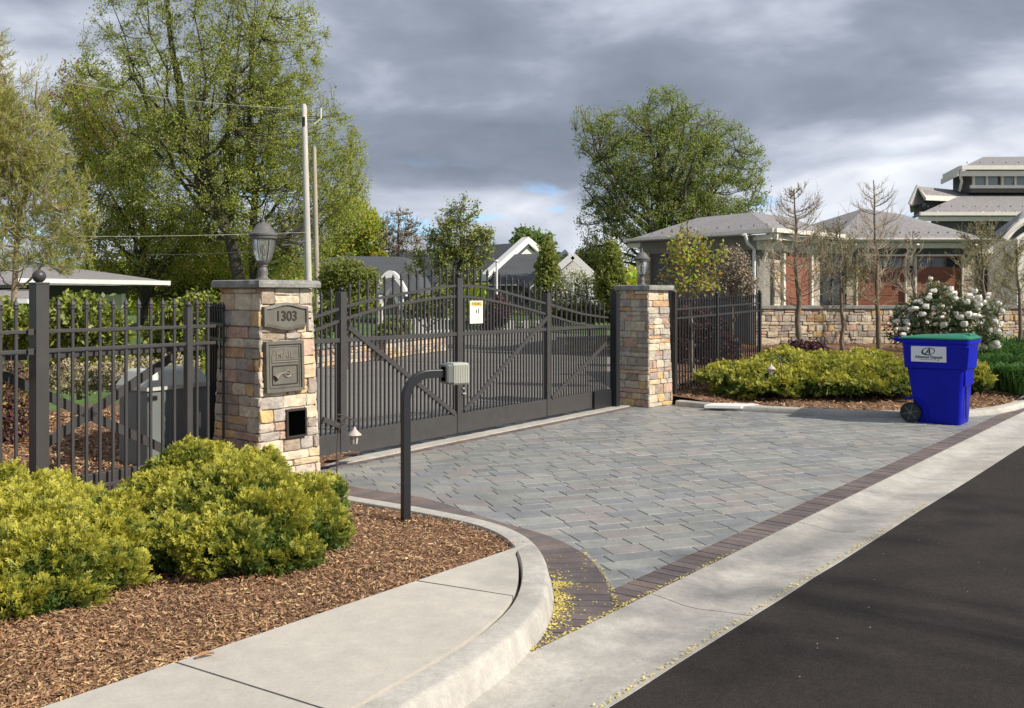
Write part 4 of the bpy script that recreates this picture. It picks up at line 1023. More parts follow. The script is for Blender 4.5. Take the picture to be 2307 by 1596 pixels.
def framed_door(l, x0, x1, y0, y1, name, mat, lites=0, proud=.0, fr=3.2):
    d_ = panel(l, x0, x1, y0, y1, proud, proud + .04, name, mat, HB)
    fx = fr
    panel(l, x0 - fx, x1 + fx, y0 - fx * 1.3, y0, proud, proud + .12, 'door_frame', 'trim', d_); panel(l, x0 - fx, x0, y0, y1, proud, proud + .12, 'door_frame', 'trim', d_); panel(l, x1, x1 + fx, y0, y1, proud, proud + .12, 'door_frame', 'trim', d_)
    if lites:
        w_ = (x1 - x0 - 8) / lites
        for k in range(lites):
            gl = panel(l, x0 + 4 + k * w_ + 1.5, x0 + 4 + (k + 1) * w_ - 1.5, y0 + 4, y0 + 24, proud + .04, proud + .046, 'pane', 'window_glass', d_)
        for k in range(1, 4): panel(l, x0 + 3, x1 - 3, y0 + 26 + k * 20, y0 + 27.4 + k * 20, proud + .04, proud + .05, 'door_rail', 'garage_wood', d_)
    return d_
framed_door(LA, 1757, 1816, 570, 688, 'wooden_door', 'garage_wood', 0, .06, 4)
framed_door(FB, 1929, 2036, 578, 692, 'garage_door', 'garage_wood', 3, .02); framed_door(FB, 2061, 2163, 578, 692, 'garage_door', 'garage_wood', 3, .02)
for x0, x1, y0, y1 in ((1852, 1872, 575, 690), (1877, 1898, 575, 690), (2200, 2222, 575, 670)):
    wn = panel(FB, x0, x1, y0, y1, .0, .03, 'window', 'window_glass', HB); panel(FB, x1, x1 + 4, y0, y1, 0, .08, 'window_frame', 'siding', wn)
for (x0, x1) in ((1921, 2041), (2053, 2170)): panel(FB, x0, x1, 562, 572, 0, .10, 'lintel_band', 'siding', HB)
panel(FB, 2044, 2051, 600, 622, .13, .27, 'wall_lantern', 'black_metal', HB)
# roofs
ez = 3.32
def hip(base, zb_, apex, mat, name, th=.07):
    """roof faces from an eaves polygon (plan) to a ridge given per eaves edge"""
    for i in range(len(base)):
        a = Vector((*base[i], zb_)); b = Vector((*base[(i + 1) % len(base)], zb_)); r_ = apex[i]; pts = [a, b] + [Vector(p) for p in r_]
        if len(pts) > 2: poly_part('roof_slope' if name is None else name, pts, th, mat, HB)
cA = D(1745, 0, 24.6); cL = D(1408, 0, 29.4); cR = D(1900, 0, 27.2)
bx1 = [(cL.x, cL.y), (cA.x, cA.y), (cR.x, cR.y), (cR.x - 1.0, cR.y + 6.5), (cL.x + 1.8, cL.y + 5.5)]
r1 = D(1572, 491, 30.5); r2 = D(1692, 479, 29.5)
hip(bx1, ez, [[r2, r1], [r2 + Vector((1.4, 1.0, -.05)), r2], [r2 + Vector((1.4, 1.0, -.05))], [r1, r2], [r1]], 'slate_roof', None)
# garage wing roof, pyramid peak at left then a long slope
e0, e1 = D(1880, 541, 27.2), D(2232, 541, 27.2)
pk = D(1945, 470, 31.5); pk2 = D(2030, 483, 31.3)
ezb = e0.z
bs = [(e0.x, 27.2), (e1.x, 27.2), (e1.x + 2, 35), (e0.x - 1.5, 35)]
hip(bs, ezb, [[Vector((e1.x + 1.0, 31.3, pk2.z - .55)), pk2, pk], [Vector((e1.x + 1.0, 31.3, pk2.z - .55))], [pk, pk2, Vector((e1.x + 1.0, 31.3, pk2.z - .55))], [pk]], 'slate_roof', None)
def fascia(a, b, h=.20, name='gutter', mat='trim'):
    a = Vector(a); b = Vector(b); MB().bar(a, b, .14, h * .55).build(name, mat, HB)
    d = (b - a).normalized(); n_ = Vector((d.y, -d.x, 0)); n_ = n_ if n_.y < 0 else -n_
    MB().bar(a - n_ * .12 - Vector((0, 0, h * .75)), b - n_ * .12 - Vector((0, 0, h * .75)), .05, h * .7).build('fascia', mat, HB)
fascia((cL.x, cL.y, ez), (cA.x, cA.y, ez)); fascia((cA.x, cA.y, ez), (cR.x, cR.y, ez)); fascia((e0.x, 27.2, ezb), (e1.x, 27.2, ezb))
# soffits and friezes
for l_, x0, x1, zt in ((LB, 1705, 1445, 3.28), (LA, 1705, 1850, 3.28), (FB, 1850, 2235, 3.28)):
    t0, t1 = sorted((l_.t(x0), l_.t(x1))); MB().obox(l_.p(t0, 2.86, .0), l_.u * (t1 - t0), l_.n * .06, (0, 0, .36)).build('frieze', 'grey_wall' if l_ is LB else 'trim', HB)
    MB().obox(l_.p(t0, 3.20, .05), l_.u * (t1 - t0), l_.n * .62, (0, 0, .03)).build('soffit', 'grey_wall', HB)
for l_, x in ((LA, 1712), (FB, 1912), (FB, 2048), (FB, 2177)):
    t_ = l_.t(x); m = MB(); m.tube([l_.p(t_, 2.55, .1), l_.p(t_, 2.80, .2), l_.p(t_, 3.02, .45), l_.p(t_, 3.1, .62)], .045, 6); m.build('eaves_bracket', 'trim', HB)
m = MB(); t_ = LB.t(1703); m.tube([LB.p(t_, 3.25, .5), LB.p(t_, 3.0, .35), LB.p(t_, 2.86, .08), LB.p(t_, .4, .08)], .045, 8); m.build('downpipe', 'white', HB)
# snow guards: small dark studs along the lower roof edge
sgp = None
def guards(a, b, up, n):
    global sgp
    for k in range(n):
        p = Vector(a).lerp(Vector(b), (k + .5) / n) + Vector(up)
        if sgp is None: sgp = MB().cbox(p, .035, .035, .05).build('snow_guard', 'box_grey', HB); guards.p0 = p
        else: dup_child(sgp, HB, p - guards.p0)
guards((cL.x, cL.y, ez), (cA.x, cA.y, ez), (.42, .38, .19), 13); guards((e0.x, 27.2, ezb), (e1.x, 27.2, ezb), (0, .55, .22), 16)
# arched porch gable at the far right edge
m = MB(); pts = [D(2262 + 60 * i / 8, 540 - 44 * math.sin(math.pi / 2 * i / 8) ** .9, 24.5) for i in range(9)]
m.tube(pts, .09, 6); m.build('porch_arch', 'trim', HB)
m = MB(); m.tube([p + Vector((.05, 0, -.32)) for p in pts], .06, 6); m.build('porch_arch', 'trim', HB)
m = MB(); m.slab([pts[0] + Vector((-.1, 0, .08)), pts[4] + Vector((0, 0, .1)), pts[8] + Vector((.3, 0, .1)), pts[8] + Vector((.3, 1, .3)), pts[0] + Vector((.2, 1, .2))], .05); m.build('porch_roof', 'slate_roof', HB)
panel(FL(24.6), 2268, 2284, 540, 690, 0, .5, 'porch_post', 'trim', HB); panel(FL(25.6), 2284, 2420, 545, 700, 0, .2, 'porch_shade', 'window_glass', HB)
# tall rear block with clerestory
T = FL(36.6)
TB = thing('clerestory_house_block', D(2200, 690, 38), 'tall grey house wing with clerestory windows rising behind the garage roof, top right', 'house')
HBs = HB; HB = TB
panel(T, 2105, 2420, 478, 560, -.3, 0, 'upper_wall', 'siding', TB)
for x0, x1 in ((2250, 2266), (2268, 2284), (2288, 2306)): wn = panel(T, x0, x1, 479, 499, 0, .04, 'window', 'painted_sky_glass', TB); panel(T, x0 - 2, x0, 476, 500, 0, .1, 'window_frame', 'trim', wn)
for x in (2108, 2209, 2240): panel(T, x, x + 4, 476, 502, 0, .1, 'corner_board', 'trim', TB)
eA, eB = D(2072, 482, 36.2), D(2450, 472, 36.2); u1, u2 = D(2178, 434, 40.5), D(2450, 434, 40.5)
poly_part('roof_slope', [eA, Vector((eB.x, 36.2, eA.z)), Vector((u2.x, 40.5, u1.z)), u1], .08, 'slate_roof', TB); poly_part('roof_slope', [Vector((eA.x + .6, 39, eA.z)), eA, u1], .08, 'slate_roof', TB)
fascia(eA, Vector((eB.x, 36.2, eA.z)), .24)
U = FL(39.7)
panel(U, 2187, 2450, 381, 434, -1.6, 0, 'clerestory_wall', 'siding', TB)
for k in range(6):
    x0 = 2190 + k * 29.5 + (k // 2) * 5; wn = panel(U, x0 + 3, x0 + 27, 391, 418, .02, .05, 'clerestory_window', 'painted_sky_glass', TB); panel(U, x0 - 1, x0 + 3, 386, 420, .02, .14, 'window_frame', 'trim', wn)
panel(U, 2184, 2450, 386, 391, .02, .12, 'window_head', 'trim', TB); panel(U, 2184, 2450, 418, 425, .02, .12, 'window_sill', 'trim', TB)
a1, a2 = D(2166, 378, 39.2), D(2460, 378, 39.2); r_1, r_2 = D(2215, 354, 42.5), D(2460, 352, 42.5); a0 = D(2127, 398, 45)
poly_part('roof_slope', [a1, a2, r_2, r_1], .08, 'slate_roof', TB); poly_part('roof_slope', [Vector((a1.x + .6, 42.1, a1.z)), a1, r_1], .08, 'slate_roof', TB)
fascia(a1, a2, .3); fascia(Vector((a1.x + .6, 42.1, a1.z)), a1, .3)
for x in (2172,):
    p = U.p(U.t(x), 0, 0); m = MB(); m.tube([Vector((p.x, 40.1, D(0, 430, 40).z)), Vector((p.x - .05, 39.8, D(0, 410, 40).z)), Vector((p.x - .3, 39.5, D(0, 388, 40).z))], .06, 6); m.build('eaves_bracket', 'trim', TB)
# small side gable
g0, g1, g2 = D(2049, 460, 39), D(2066, 420, 39), D(2084, 446, 39)
bk = Vector((5.0, 1.2, 0)); bkr = D(2190, 418, 41)
poly_part('gable_roof', [g2, Vector((bkr.x, 40, g2.z)), Vector((bkr.x, 41, g1.z)), g1], .07, 'slate_roof', TB)
poly_part('gable_roof', [g1, Vector((bkr.x, 41.5, g1.z)), Vector((bkr.x - 2, 42.5, g0.z)), g0], .07, 'slate_roof', TB)
m = MB(); m.tube([g0, g1, g2], .07, 6); m.build('bargeboard', 'trim', TB)
m = MB(); m.bar(g2, Vector((D(2160, 446, 39.6).x, 39.6, g2.z)), .1, .2); m.build('fascia', 'trim', TB)
panel(FL(39.6), 2070, 2150, 448, 486, -.5, 0, 'gable_wall', 'siding', TB); wn = panel(FL(39.6), 2076, 2086, 454, 480, 0, .04, 'window', 'window_glass', TB)
guards_old = sgp; sgp = None
guards(eA, Vector((eB.x, 36.2, eA.z)), (0.3, .5, .3), 14); guards(a1, a2, (.2, .5, .25), 10)
HB = HBs
# white gabled house beyond the gate
WH = thing('gabled_house', D(1160, 690, 60), 'white house with a charcoal roof and steep white gable beyond the gate', 'house')
poly_part('roof', [D(1191, 546, 60), D(826, 571, 75), D(745, 655, 70), D(1102, 628, 57)], .25, 'dark_roof', WH)
poly_part('rear_roof', [D(826, 571, 75), D(1191, 546, 60), D(1243, 590, 64), D(900, 600, 80)], .25, 'dark_roof', WH)
MB().loft([[p, p + Vector((.3, .8, 0))] if False else [p, p + Vector((0, 0, .42)), p + Vector((-.4, .6, .42)), p + Vector((-.4, .6, 0))] for p in (D(1098, 634, 56.8), D(1191, 549, 59.8))]).build('bargeboard', 'white', WH)
MB().loft([[p, p + Vector((0, 0, .42)), p + Vector((-.4, .6, .42)), p + Vector((-.4, .6, 0))] for p in (D(1191, 549, 59.8), D(1240, 590, 62.5))]).build('bargeboard', 'white', WH)
poly_part('gable_wall', [D(1112, 628, 58), D(1112, 690, 58), D(1236, 690, 63), D(1236, 592, 63), D(1191, 553, 60.3)], .3, 'white', WH)
poly_part('wing_roof', [D(1103, 642, 52), D(1215, 642, 52), D(1217, 572, 57), D(1160, 573, 57), D(1120, 610, 54)], .25, 'dark_roof', WH)
poly_part('wing_wall', [D(1100, 643, 52.3), D(1100, 700, 52.3), D(1218, 700, 52.3), D(1218, 643, 52.3)], .3, 'grey_wall', WH)
panel(FL(52.2), 1100, 1216, 641, 644, 0, .2, 'fascia', 'white', WH)
wn = panel(FL(52.2), 1160, 1190, 660, 682, 0, .06, 'window', 'window_glass', WH); panel(FL(52.2), 1174, 1176, 660, 682, .06, .1, 'window_frame', 'white', wn); panel(FL(52.2), 1141, 1144, 655, 700, 0, .1, 'corner_board', 'white', WH)
# second white gable with arched bracing
GH = thing('white_gable_porch', D(1290, 700, 45), 'white open gable with charcoal roof left of the far gate pillar, behind blossom', 'house')
poly_part('roof', [D(1290, 577, 45), D(1258, 567, 53), D(1165, 642, 51), D(1201, 652, 44)], .2, 'dark_roof', GH)
poly_part('gable_wall', [D(1214, 648, 45.3), D(1214, 700, 45.3), D(1362, 700, 45.3), D(1362, 650, 45.3), D(1290, 582, 45.3)], .2, 'white', GH)
for a, b in (((1197, 655), (1290, 577)), ((1290, 577), (1374, 655))):
    MB().bar(D(*a, 44.8), D(*b, 44.8), .25, .30).build('bargeboard', 'white', GH)
MB().bar(D(1240, 600, 49), D(1277, 567, 49), .25, .3).build('bargeboard', 'white', GH)
for x in (1240, 1290, 1338): panel(FL(45), x - 3, x + 3, 620, 705, 0, .2, 'post', 'white', GH)
# charcoal hipped roof at left
DH = thing('low_house', D(850, 690, 46), 'low house with a charcoal hipped roof behind the left half of the gate', 'house')
poly_part('roof', [D(725, 662, 44), D(955, 662, 44), D(930, 585, 50), D(905, 579, 50), D(770, 577, 50), D(725, 585, 49)], .25, 'dark_roof', DH)
poly_part('roof', [D(955, 662, 44), D(1000, 660, 54), D(930, 585, 50)], .25, 'dark_roof', DH)
poly_part('wall', [D(735, 662, 44.6), D(735, 710, 44.6), D(950, 710, 44.6), D(950, 662, 44.6)], .3, 'grey_wall', DH)
for x in (790, 985): panel(FL(44), x, x + 22, 668, 700, .1, .2, 'window', 'white', DH)
# white arbour and white rail fence
ar = thing('garden_arbour', D(880, 735, 30), 'white arched garden arbour behind the left half of the gate', 'arbour')
for x in (858, 905): panel(FL(30), x - 4, x + 4, 665, 752, -.1, .1, 'post', 'white', ar)
m = MB(); arc_ = [D(846 + 70 * i / 12, 668 - 42 * math.sin(math.pi * i / 12), 30) for i in range(13)]
m.loft([[p + Vector((0, -.3, 0)), p + Vector((0, .3, 0)), p + Vector((0, .3, .22)), p + Vector((0, -.3, .22))] for p in arc_]); m.build('arched_roof', 'white', ar)
m = MB(); arc_ = [D(864 + 34 * i / 12, 690 - 38 * math.sin(math.pi * i / 12), 30) for i in range(13)]; m.tube(arc_, .06, 6); m.build('inner_arch', 'white', ar)
def rail_fence(x0, x1, yt, yb, Y, label):
    t = thing('white_fence', D((x0 + x1) / 2, yb, Y), label, 'fence', 'white garden fences beyond the gate'); l = FL(Y)
    for y in (yt + 2, yb - 8): panel(l, x0, x1, y, y + 3, 0, .05, 'rail', 'white', t)
    n = int((x1 - x0) / 8)
    for k in range(n + 1): panel(l, x0 + k * 8 - 1.5, x0 + k * 8 + 1.5, yt, yb, .05, .08, 'picket', 'white', t)
rail_fence(905, 1016, 716, 752, 33, 'white picket fence behind the gate, left of its middle upright')
rail_fence(1110, 1220, 722, 748, 36, 'white picket fence behind the gate, right of its middle upright')
wp = thing('white_post', D(1119, 700, 40), 'slim white pole standing in front of the white house gable', 'pole')
m = MB(); m.tube([D(1119, 742, 40), D(1119, 592, 40)], .045, 8); m.build('shaft', 'white', wp); m = MB(); m.lathe(D(1119, 592, 40), [(.06, 0), (.09, .06), (.03, .12)], 10); m.build('cap', 'white', wp)
# left neighbour house
NH = thing('neighbour_house', D(200, 720, 30), 'low dark house with a grey shingle roof and white fascia behind the left fence', 'house')
fa, fb = D(-40, 629, 28), D(384, 636, 30)
poly_part('roof', [D(-60, 632, 28), D(384, 636, 30), D(330, 627, 33), D(60, 589, 36), D(-60, 589, 36)], .12, 'slate_roof', NH)
MB().bar(D(40, 632, 28.1), D(384, 638, 29.9), .1, .13).build('fascia', 'white', NH)
poly_part('wall', [D(60, 640, 30.6), D(60, 730, 30.6), D(288, 730, 31.6), D(288, 640, 31.6)], .3, 'siding', NH)
poly_part('lower_roof', [D(-60, 678, 26), D(62, 678, 26), D(95, 664, 28), D(95, 650, 29), D(-60, 648, 29)], .1, 'slate_roof', NH)
MB().bar(D(-60, 679, 26), D(64, 679, 26), .1, .12).build('fascia', 'white', NH)
poly_part('gable_wall', [D(-60, 640, 29), D(-60, 660, 29), D(50, 655, 29), D(50, 640, 29)], .1, 'trim', NH)
l_ = FL(30.2); dr = panel(l_, 218, 279, 664, 735, 0, .08, 'door', 'cream', NH); dw = panel(l_, 250, 262, 680, 712, .08, .10, 'pane', 'window_glass', dr); panel(l_, 278, 283, 662, 735, 0, .14, 'door_frame', 'trim', dr)
# ------------------------------------------------------------------ poles and wires
def upole(x0, y0, x1, y1, Y, r_, mat, label, bracket):
    t = thing('utility_pole', D(x0, 690, Y), label, 'pole', 'wooden utility poles'); a, b = D(x0, 720, Y), D(x1, y1, Y)
    m = MB(); m.tube([a, a.lerp(b, .5), b, b + Vector((0, 0, .06))], [r_, r_ * .88, r_ * .74, r_ * .4], 14); m.build('shaft', mat, t, smooth=True)
    if bracket:
        MB().obox(b + Vector((-.03, -r_ - .02, -.5)), (.07, 0, 0), (0, .04, 0), (0, 0, .22)).build('bracket', 'black_metal', t)
        MB().tube([b + Vector((.25, .0, -.45)), b + Vector((.42, 0, -.30)), b + Vector((.42, 0, -.05))], .02, 6).build('insulator_arm', 'white', t)
    return t
upole(697, 630, 685, 240, 24, .088, 'pole_wood', 'tall pale utility pole, the taller of the two beside the numbered pillar', True)
upole(716, 700, 708, 336, 25, .068, 'pole_wood_brown', 'shorter brownish utility pole just right of the taller pale pole', False)
def wire(pts, r_, mat, label, extra=None):
    P_ = [Vector(p) for p in pts]; o_ = []
    for a, b in zip(P_[:-1], P_[1:]): o_ += [a.lerp(b, i / 10) - Vector((0, 0, .10 * math.sin(math.pi * i / 10))) for i in range(10)]
    m = MB(); m.tube(o_ + [P_[-1]], r_, 5)
    if extra: m.tube(extra, .045, 8)
    c = sum(o_, Vector()) / len(o_); o = m.build('power_line', mat, loc=c); tag(o, label, 'wire', 'overhead wires to the pale pole')
wire([D(150, 186, 22), D(685, 247, 23.9)], .005, 'wire_pale', 'topmost thin overhead wire running left from the top of the pale pole')
wire([D(-300, 523, 21), D(690, 524, 23.9)], .0055, 'wire_pale', 'pale overhead wire crossing the big trees at lantern height')
wire([D(330, 574, 22), D(690, 548, 23.9)], .008, 'wire_dark', 'lowest dark overhead wire with a black splice beside the numbered pillar\'s lantern', [D(634, 555, 23.5), D(652, 553, 23.6)])
# ------------------------------------------------------------------ vegetation machinery
def tubes_np(paths, radii, sides):
    """paths (N,K,3), radii (N,K) -> quads"""
    N_, K, _ = paths.shape; d = np.gradient(paths, axis=1); d /= np.linalg.norm(d, axis=2, keepdims=True) + 1e-9
    ref = np.where(np.abs(d[:, :1, 2:3]) > .9, np.array([1., 0, 0]), np.array([0, 0, 1.])); ref = np.broadcast_to(ref, d.shape)
    a = np.cross(d, ref); a /= np.linalg.norm(a, axis=2, keepdims=True) + 1e-9; b = np.cross(d, a)
    th = np.arange(sides) * 2 * np.pi / sides
    V = paths[:, :, None, :] + radii[:, :, None, None] * (a[:, :, None, :] * np.cos(th)[None, None, :, None] + b[:, :, None, :] * np.sin(th)[None, None, :, None])
    idx = np.arange(N_ * K * sides).reshape(N_, K, sides); i0 = idx[:, :-1, :]; i1 = idx[:, 1:, :]
    F = np.stack([i0, np.roll(i0, -1, 2), np.roll(i1, -1, 2), i1], -1).reshape(-1, 4); return V.reshape(-1, 3), F
def merge(parts):
    Vs, Fs, o = [], [], 0
    for V, F in parts: Vs.append(V); Fs.append(F + o); o += len(V)
    return np.concatenate(Vs), np.concatenate(Fs)
def bez(p0, p1, p2, K):
    t_ = np.linspace(0, 1, K)[None, :, None]; return (1 - t_) ** 2 * p0[:, None] + 2 * t_ * (1 - t_) * p1[:, None] + t_ ** 2 * p2[:, None]
def unit(v): return v / (np.linalg.norm(v, axis=-1, keepdims=True) + 1e-9)
def leaves_np(c, size, r, droop=0.0, aspect=.55, dirs=None, up=.5):
    n = len(c); d = unit(r.normal(size=(n, 3)) + np.array([0, 0, -droop])) if dirs is None else unit(dirs + r.normal(size=(n, 3)) * .35)
    nr = unit(r.normal(size=(n, 3)) + np.array([0, 0, up])); s = unit(np.cross(d, nr)); sz = (size * r.uniform(.6, 1.25, n))[:, None]
    V = np.stack([c, c + d * sz * .5 - s * sz * aspect * .5, c + d * sz, c + d * sz * .5 + s * sz * aspect * .5], 1)
    return V.reshape(-1, 3), np.arange(n * 4).reshape(-1, 4)
def env(Y, blobs, depth=.8):
    """crown envelope: ellipses measured in the photograph become ellipsoids standing at distance Y"""
    o_ = []
    for b in blobs:
        x, y, rx, ry = b[:4]; YY = Y + (b[4] if len(b) > 4 else 0); c = D(x, y, YY); k = YY / FP; o_.append((np.array(c), np.array([rx * k, max(rx, ry) * k * depth, ry * k])))
    return o_
def sample_env(blobs, n, r, shell=0.0):
    w_ = np.array([b[1].prod() ** (1 if shell < .5 else .67) for b in blobs]); w_ /= w_.sum(); k = r.choice(len(blobs), n, p=w_)
    d = unit(r.normal(size=(n, 3))); rad = (shell + (1 - shell) * r.random(n)) ** (1 / 3 if shell == 0 else .5); c = np.array([b[0] for b in blobs])[k]; e_ = np.array([b[1] for b in blobs])[k]
    return c + d * e_ * rad[:, None]
def tree(name, label, base, blobs, trunk_top, tr, leafmat, barkmat, seed, n1=14, n2=260, n3=2600, leaf=.10, per=9, forks=None, leaf2=None, droop=.2, up=.25, cat='tree', group=None, twig_r=.006, r1=.34, aspect=.55, leafdir=False, l3=1.0, spread=.06, trunkpath=None, lowstart=.35, fill=0):
    r = np.random.default_rng(seed); base = np.array(base, float); top = np.array(trunk_top, float); t = thing(name, Vector(base), label, cat, group)
    K = 12
    if trunkpath is not None: tp = np.array(trunkpath, float); s_ = np.linspace(0, len(tp) - 1, K); tk = np.stack([np.interp(s_, np.arange(len(tp)), tp[:, i]) for i in range(3)], 1)
    else: tk = base + (top - base) * np.linspace(0, 1, K)[:, None]
    tk[1:-1] += r.normal(0, tr * .35, (K - 2, 3)) * [1, 1, 0]
    trad = tr * np.linspace(1.0, .30, K); trad[0] *= 1.35
    V1, F1 = tubes_np(tk[None], trad[None], 9)
    parts = [(V1, F1)]; T1 = sample_env(blobs, n1, r, .45)
    # limbs leave the trunk below their targets
    H = top[2] - base[2]; zt = np.clip((T1[:, 2] - base[2]) * r.uniform(.35, .7, n1), lowstart * H, H * .97); ti = zt / H * (K - 1)
    S1 = np.stack([np.interp(ti, np.arange(K), tk[:, i]) for i in range(3)], 1); M1 = (S1 * .42 + T1 * .58); M1[:, 2] = S1[:, 2] + (T1[:, 2] - S1[:, 2]) * (.55 - up * .45)
    P1 = bez(S1, M1, T1, 9); P1[:, 1:-1] += r.normal(0, .05, P1[:, 1:-1].shape) * np.linalg.norm(T1 - S1, axis=1)[:, None, None] * .35
    R1 = (tr * r1 * r.uniform(.7, 1.2, n1))[:, None] * np.linspace(1, .22, 9)[None]; parts.append(tubes_np(P1, R1, 6))
    nodes = np.concatenate([P1[:, 2:].reshape(-1, 3), tk[int(K * lowstart) + 1:]]); T2 = sample_env(blobs, n2, r, .2)
    def attach(T, nd):
        out_ = np.empty(len(T), int)
        for i in range(0, len(T), 400):
            dv = T[i:i + 400, None] - nd[None]; dist = np.linalg.norm(dv, axis=2) + .5 * np.clip(-dv[:, :, 2], 0, None); out_[i:i + 400] = dist.argmin(1)
        return nd[out_]
    S2 = attach(T2, nodes); L2 = np.linalg.norm(T2 - S2, axis=1)[:, None]; M2 = (S2 + T2) / 2 + np.array([0, 0, -1]) * L2 * up * .5 + r.normal(size=T2.shape) * L2 * .08
    P2 = bez(S2, M2, T2, 6); R2 = (twig_r * 2.6 * r.uniform(.7, 1.3, n2))[:, None] * np.linspace(1, .35, 6)[None]; parts.append(tubes_np(P2, R2, 4))
    T3 = sample_env(blobs, n3, r, .25); nd2 = np.concatenate([P2[:, 2:].reshape(-1, 3), P1[:, 5:].reshape(-1, 3)]); S3 = attach(T3, nd2)
    v = T3 - S3; L3 = np.linalg.norm(v, axis=1)[:, None]; T3 = S3 + v / (L3 + 1e-9) * np.minimum(L3, l3); L3 = np.minimum(L3, l3)
    M3 = (S3 + T3) / 2 - np.array([0, 0, 1]) * L3 * up * .4; T3 = T3 + np.array([0, 0, 1]) * L3 * up * .3
    P3 = bez(S3, M3, T3, 5); R3 = np.full((n3, 5), twig_r) * np.linspace(1, .5, 5)[None]; parts.append(tubes_np(P3, R3, 3))
    V, F = merge(parts); np_object('trunk', V, F, barkmat, t, smooth=True)
    if per:
        q = r.random((n3, per)) ** .6 * 3.999; i0 = q.astype(int); f = (q - i0)[..., None]; ar = np.arange(n3)[:, None]; c = P3[ar, i0] * (1 - f) + P3[ar, i0 + 1] * f; dr = (P3[ar, i0 + 1] - P3[ar, i0]).reshape(-1, 3)
        c = c.reshape(-1, 3) + r.normal(0, spread, (n3 * per, 3))
        if leafdir: V, F = leaves_np(c, leaf, r, aspect=aspect, dirs=unit(dr) + np.array([0, 0, -droop]))
        else: V, F = leaves_np(c, leaf, r, droop, aspect)
        if leaf2:
            k = r.random(len(F)) < leaf2[1]; fa, fb = F[k], F[~k]; Vr = V.reshape(-1, 4, 3); np_object('crown', Vr[~k].reshape(-1, 3), np.arange((~k).sum() * 4).reshape(-1, 4), leafmat, t); np_object('crown_tips', Vr[k].reshape(-1, 3), np.arange(k.sum() * 4).reshape(-1, 4), leaf2[0], t)
        else: np_object('crown', V, F, leafmat, t)
    return t
def sapling(name, label, base, top, rmax, seed, mat_='twig_tan', n=70, tr=.06, low=.25, group=None, bud=None, rise=.55):
    """leafless larch-like sapling: straight leader with whorled, upswept twiggy branches"""
    r = np.random.default_rng(seed); base = np.array(base, float); top = np.array(top, float); t = thing(name, Vector(base), label, 'tree', group); H = np.linalg.norm(top - base); ax = (top - base) / H
    K = 10; tk = base + (top - base) * np.linspace(0, 1, K)[:, None]; tk[1:-1] += r.normal(0, .02, (K - 2, 3)) * [1, 1, 0]
    trd = tr * np.linspace(1, .12, K) ** .9; V, F = tubes_np(tk[None], trd[None], 8); np_object('trunk', V, F, 'bark_brown', t, smooth=True)
    f = low + (1 - low) * r.random(n) ** .9 * .97; a = r.uniform(0, 2 * np.pi, n); prof = np.clip(1.15 * (1 - f) ** .5, .10, 1); prof *= np.clip((f - low) / .08 + .5, .4, 1)
    L1 = rmax * prof * r.uniform(.65, 1.1, n); S = base + ax * (f * H)[:, None]; out_ = np.stack([np.cos(a), np.sin(a), np.zeros(n)], 1)
    T = S + out_ * L1[:, None] + np.array([0, 0, 1]) * (L1 * rise * 1.45 * r.uniform(.5, 1.3, n))[:, None]; M = S + out_ * L1[:, None] * .6 + np.array([0, 0, 1]) * (L1 * .1)[:, None]
    P1 = bez(S, M, T, 7); parts = [tubes_np(P1, (tr * .13 * r.uniform(.6, 1.2, n))[:, None] * np.linspace(1, .3, 7)[None], 4)]
    m = n * 15; k = r.integers(0, n, m); q = r.uniform(1.2, 5.99, m); i0 = q.astype(int); fr_ = (q - i0)[:, None]; S2 = P1[k, i0] * (1 - fr_) + P1[k, np.minimum(i0 + 1, 6)] * fr_
    d = unit(P1[k, np.minimum(i0 + 1, 6)] - P1[k, i0]); sd_ = unit(np.cross(d, unit(r.normal(size=(m, 3))))); L2 = (L1[k] * r.uniform(.15, .50, m))[:, None]
    T2 = S2 + (d * .75 + sd_ * .65 + np.array([0, 0, .4])) * L2; P2 = bez(S2, (S2 + T2) / 2 + d * L2 * .15, T2, 4); parts.append(tubes_np(P2, np.full((m, 4), .0034) * np.linspace(1, .6, 4)[None], 3))
    V, F = merge(parts); np_object('branches', V, F, mat_, t)
    if bud:
        kk = np.repeat(np.arange(m), bud[1]); q = r.uniform(0, 2.99, len(kk)); i0 = q.astype(int); f_ = (q - i0)[:, None]; c = P2[kk, i0] * (1 - f_) + P2[kk, i0 + 1] * f_; V, F = leaves_np(c, bud[2], r, .1, .5); np_object('buds', V, F, bud[0], t)
    return t
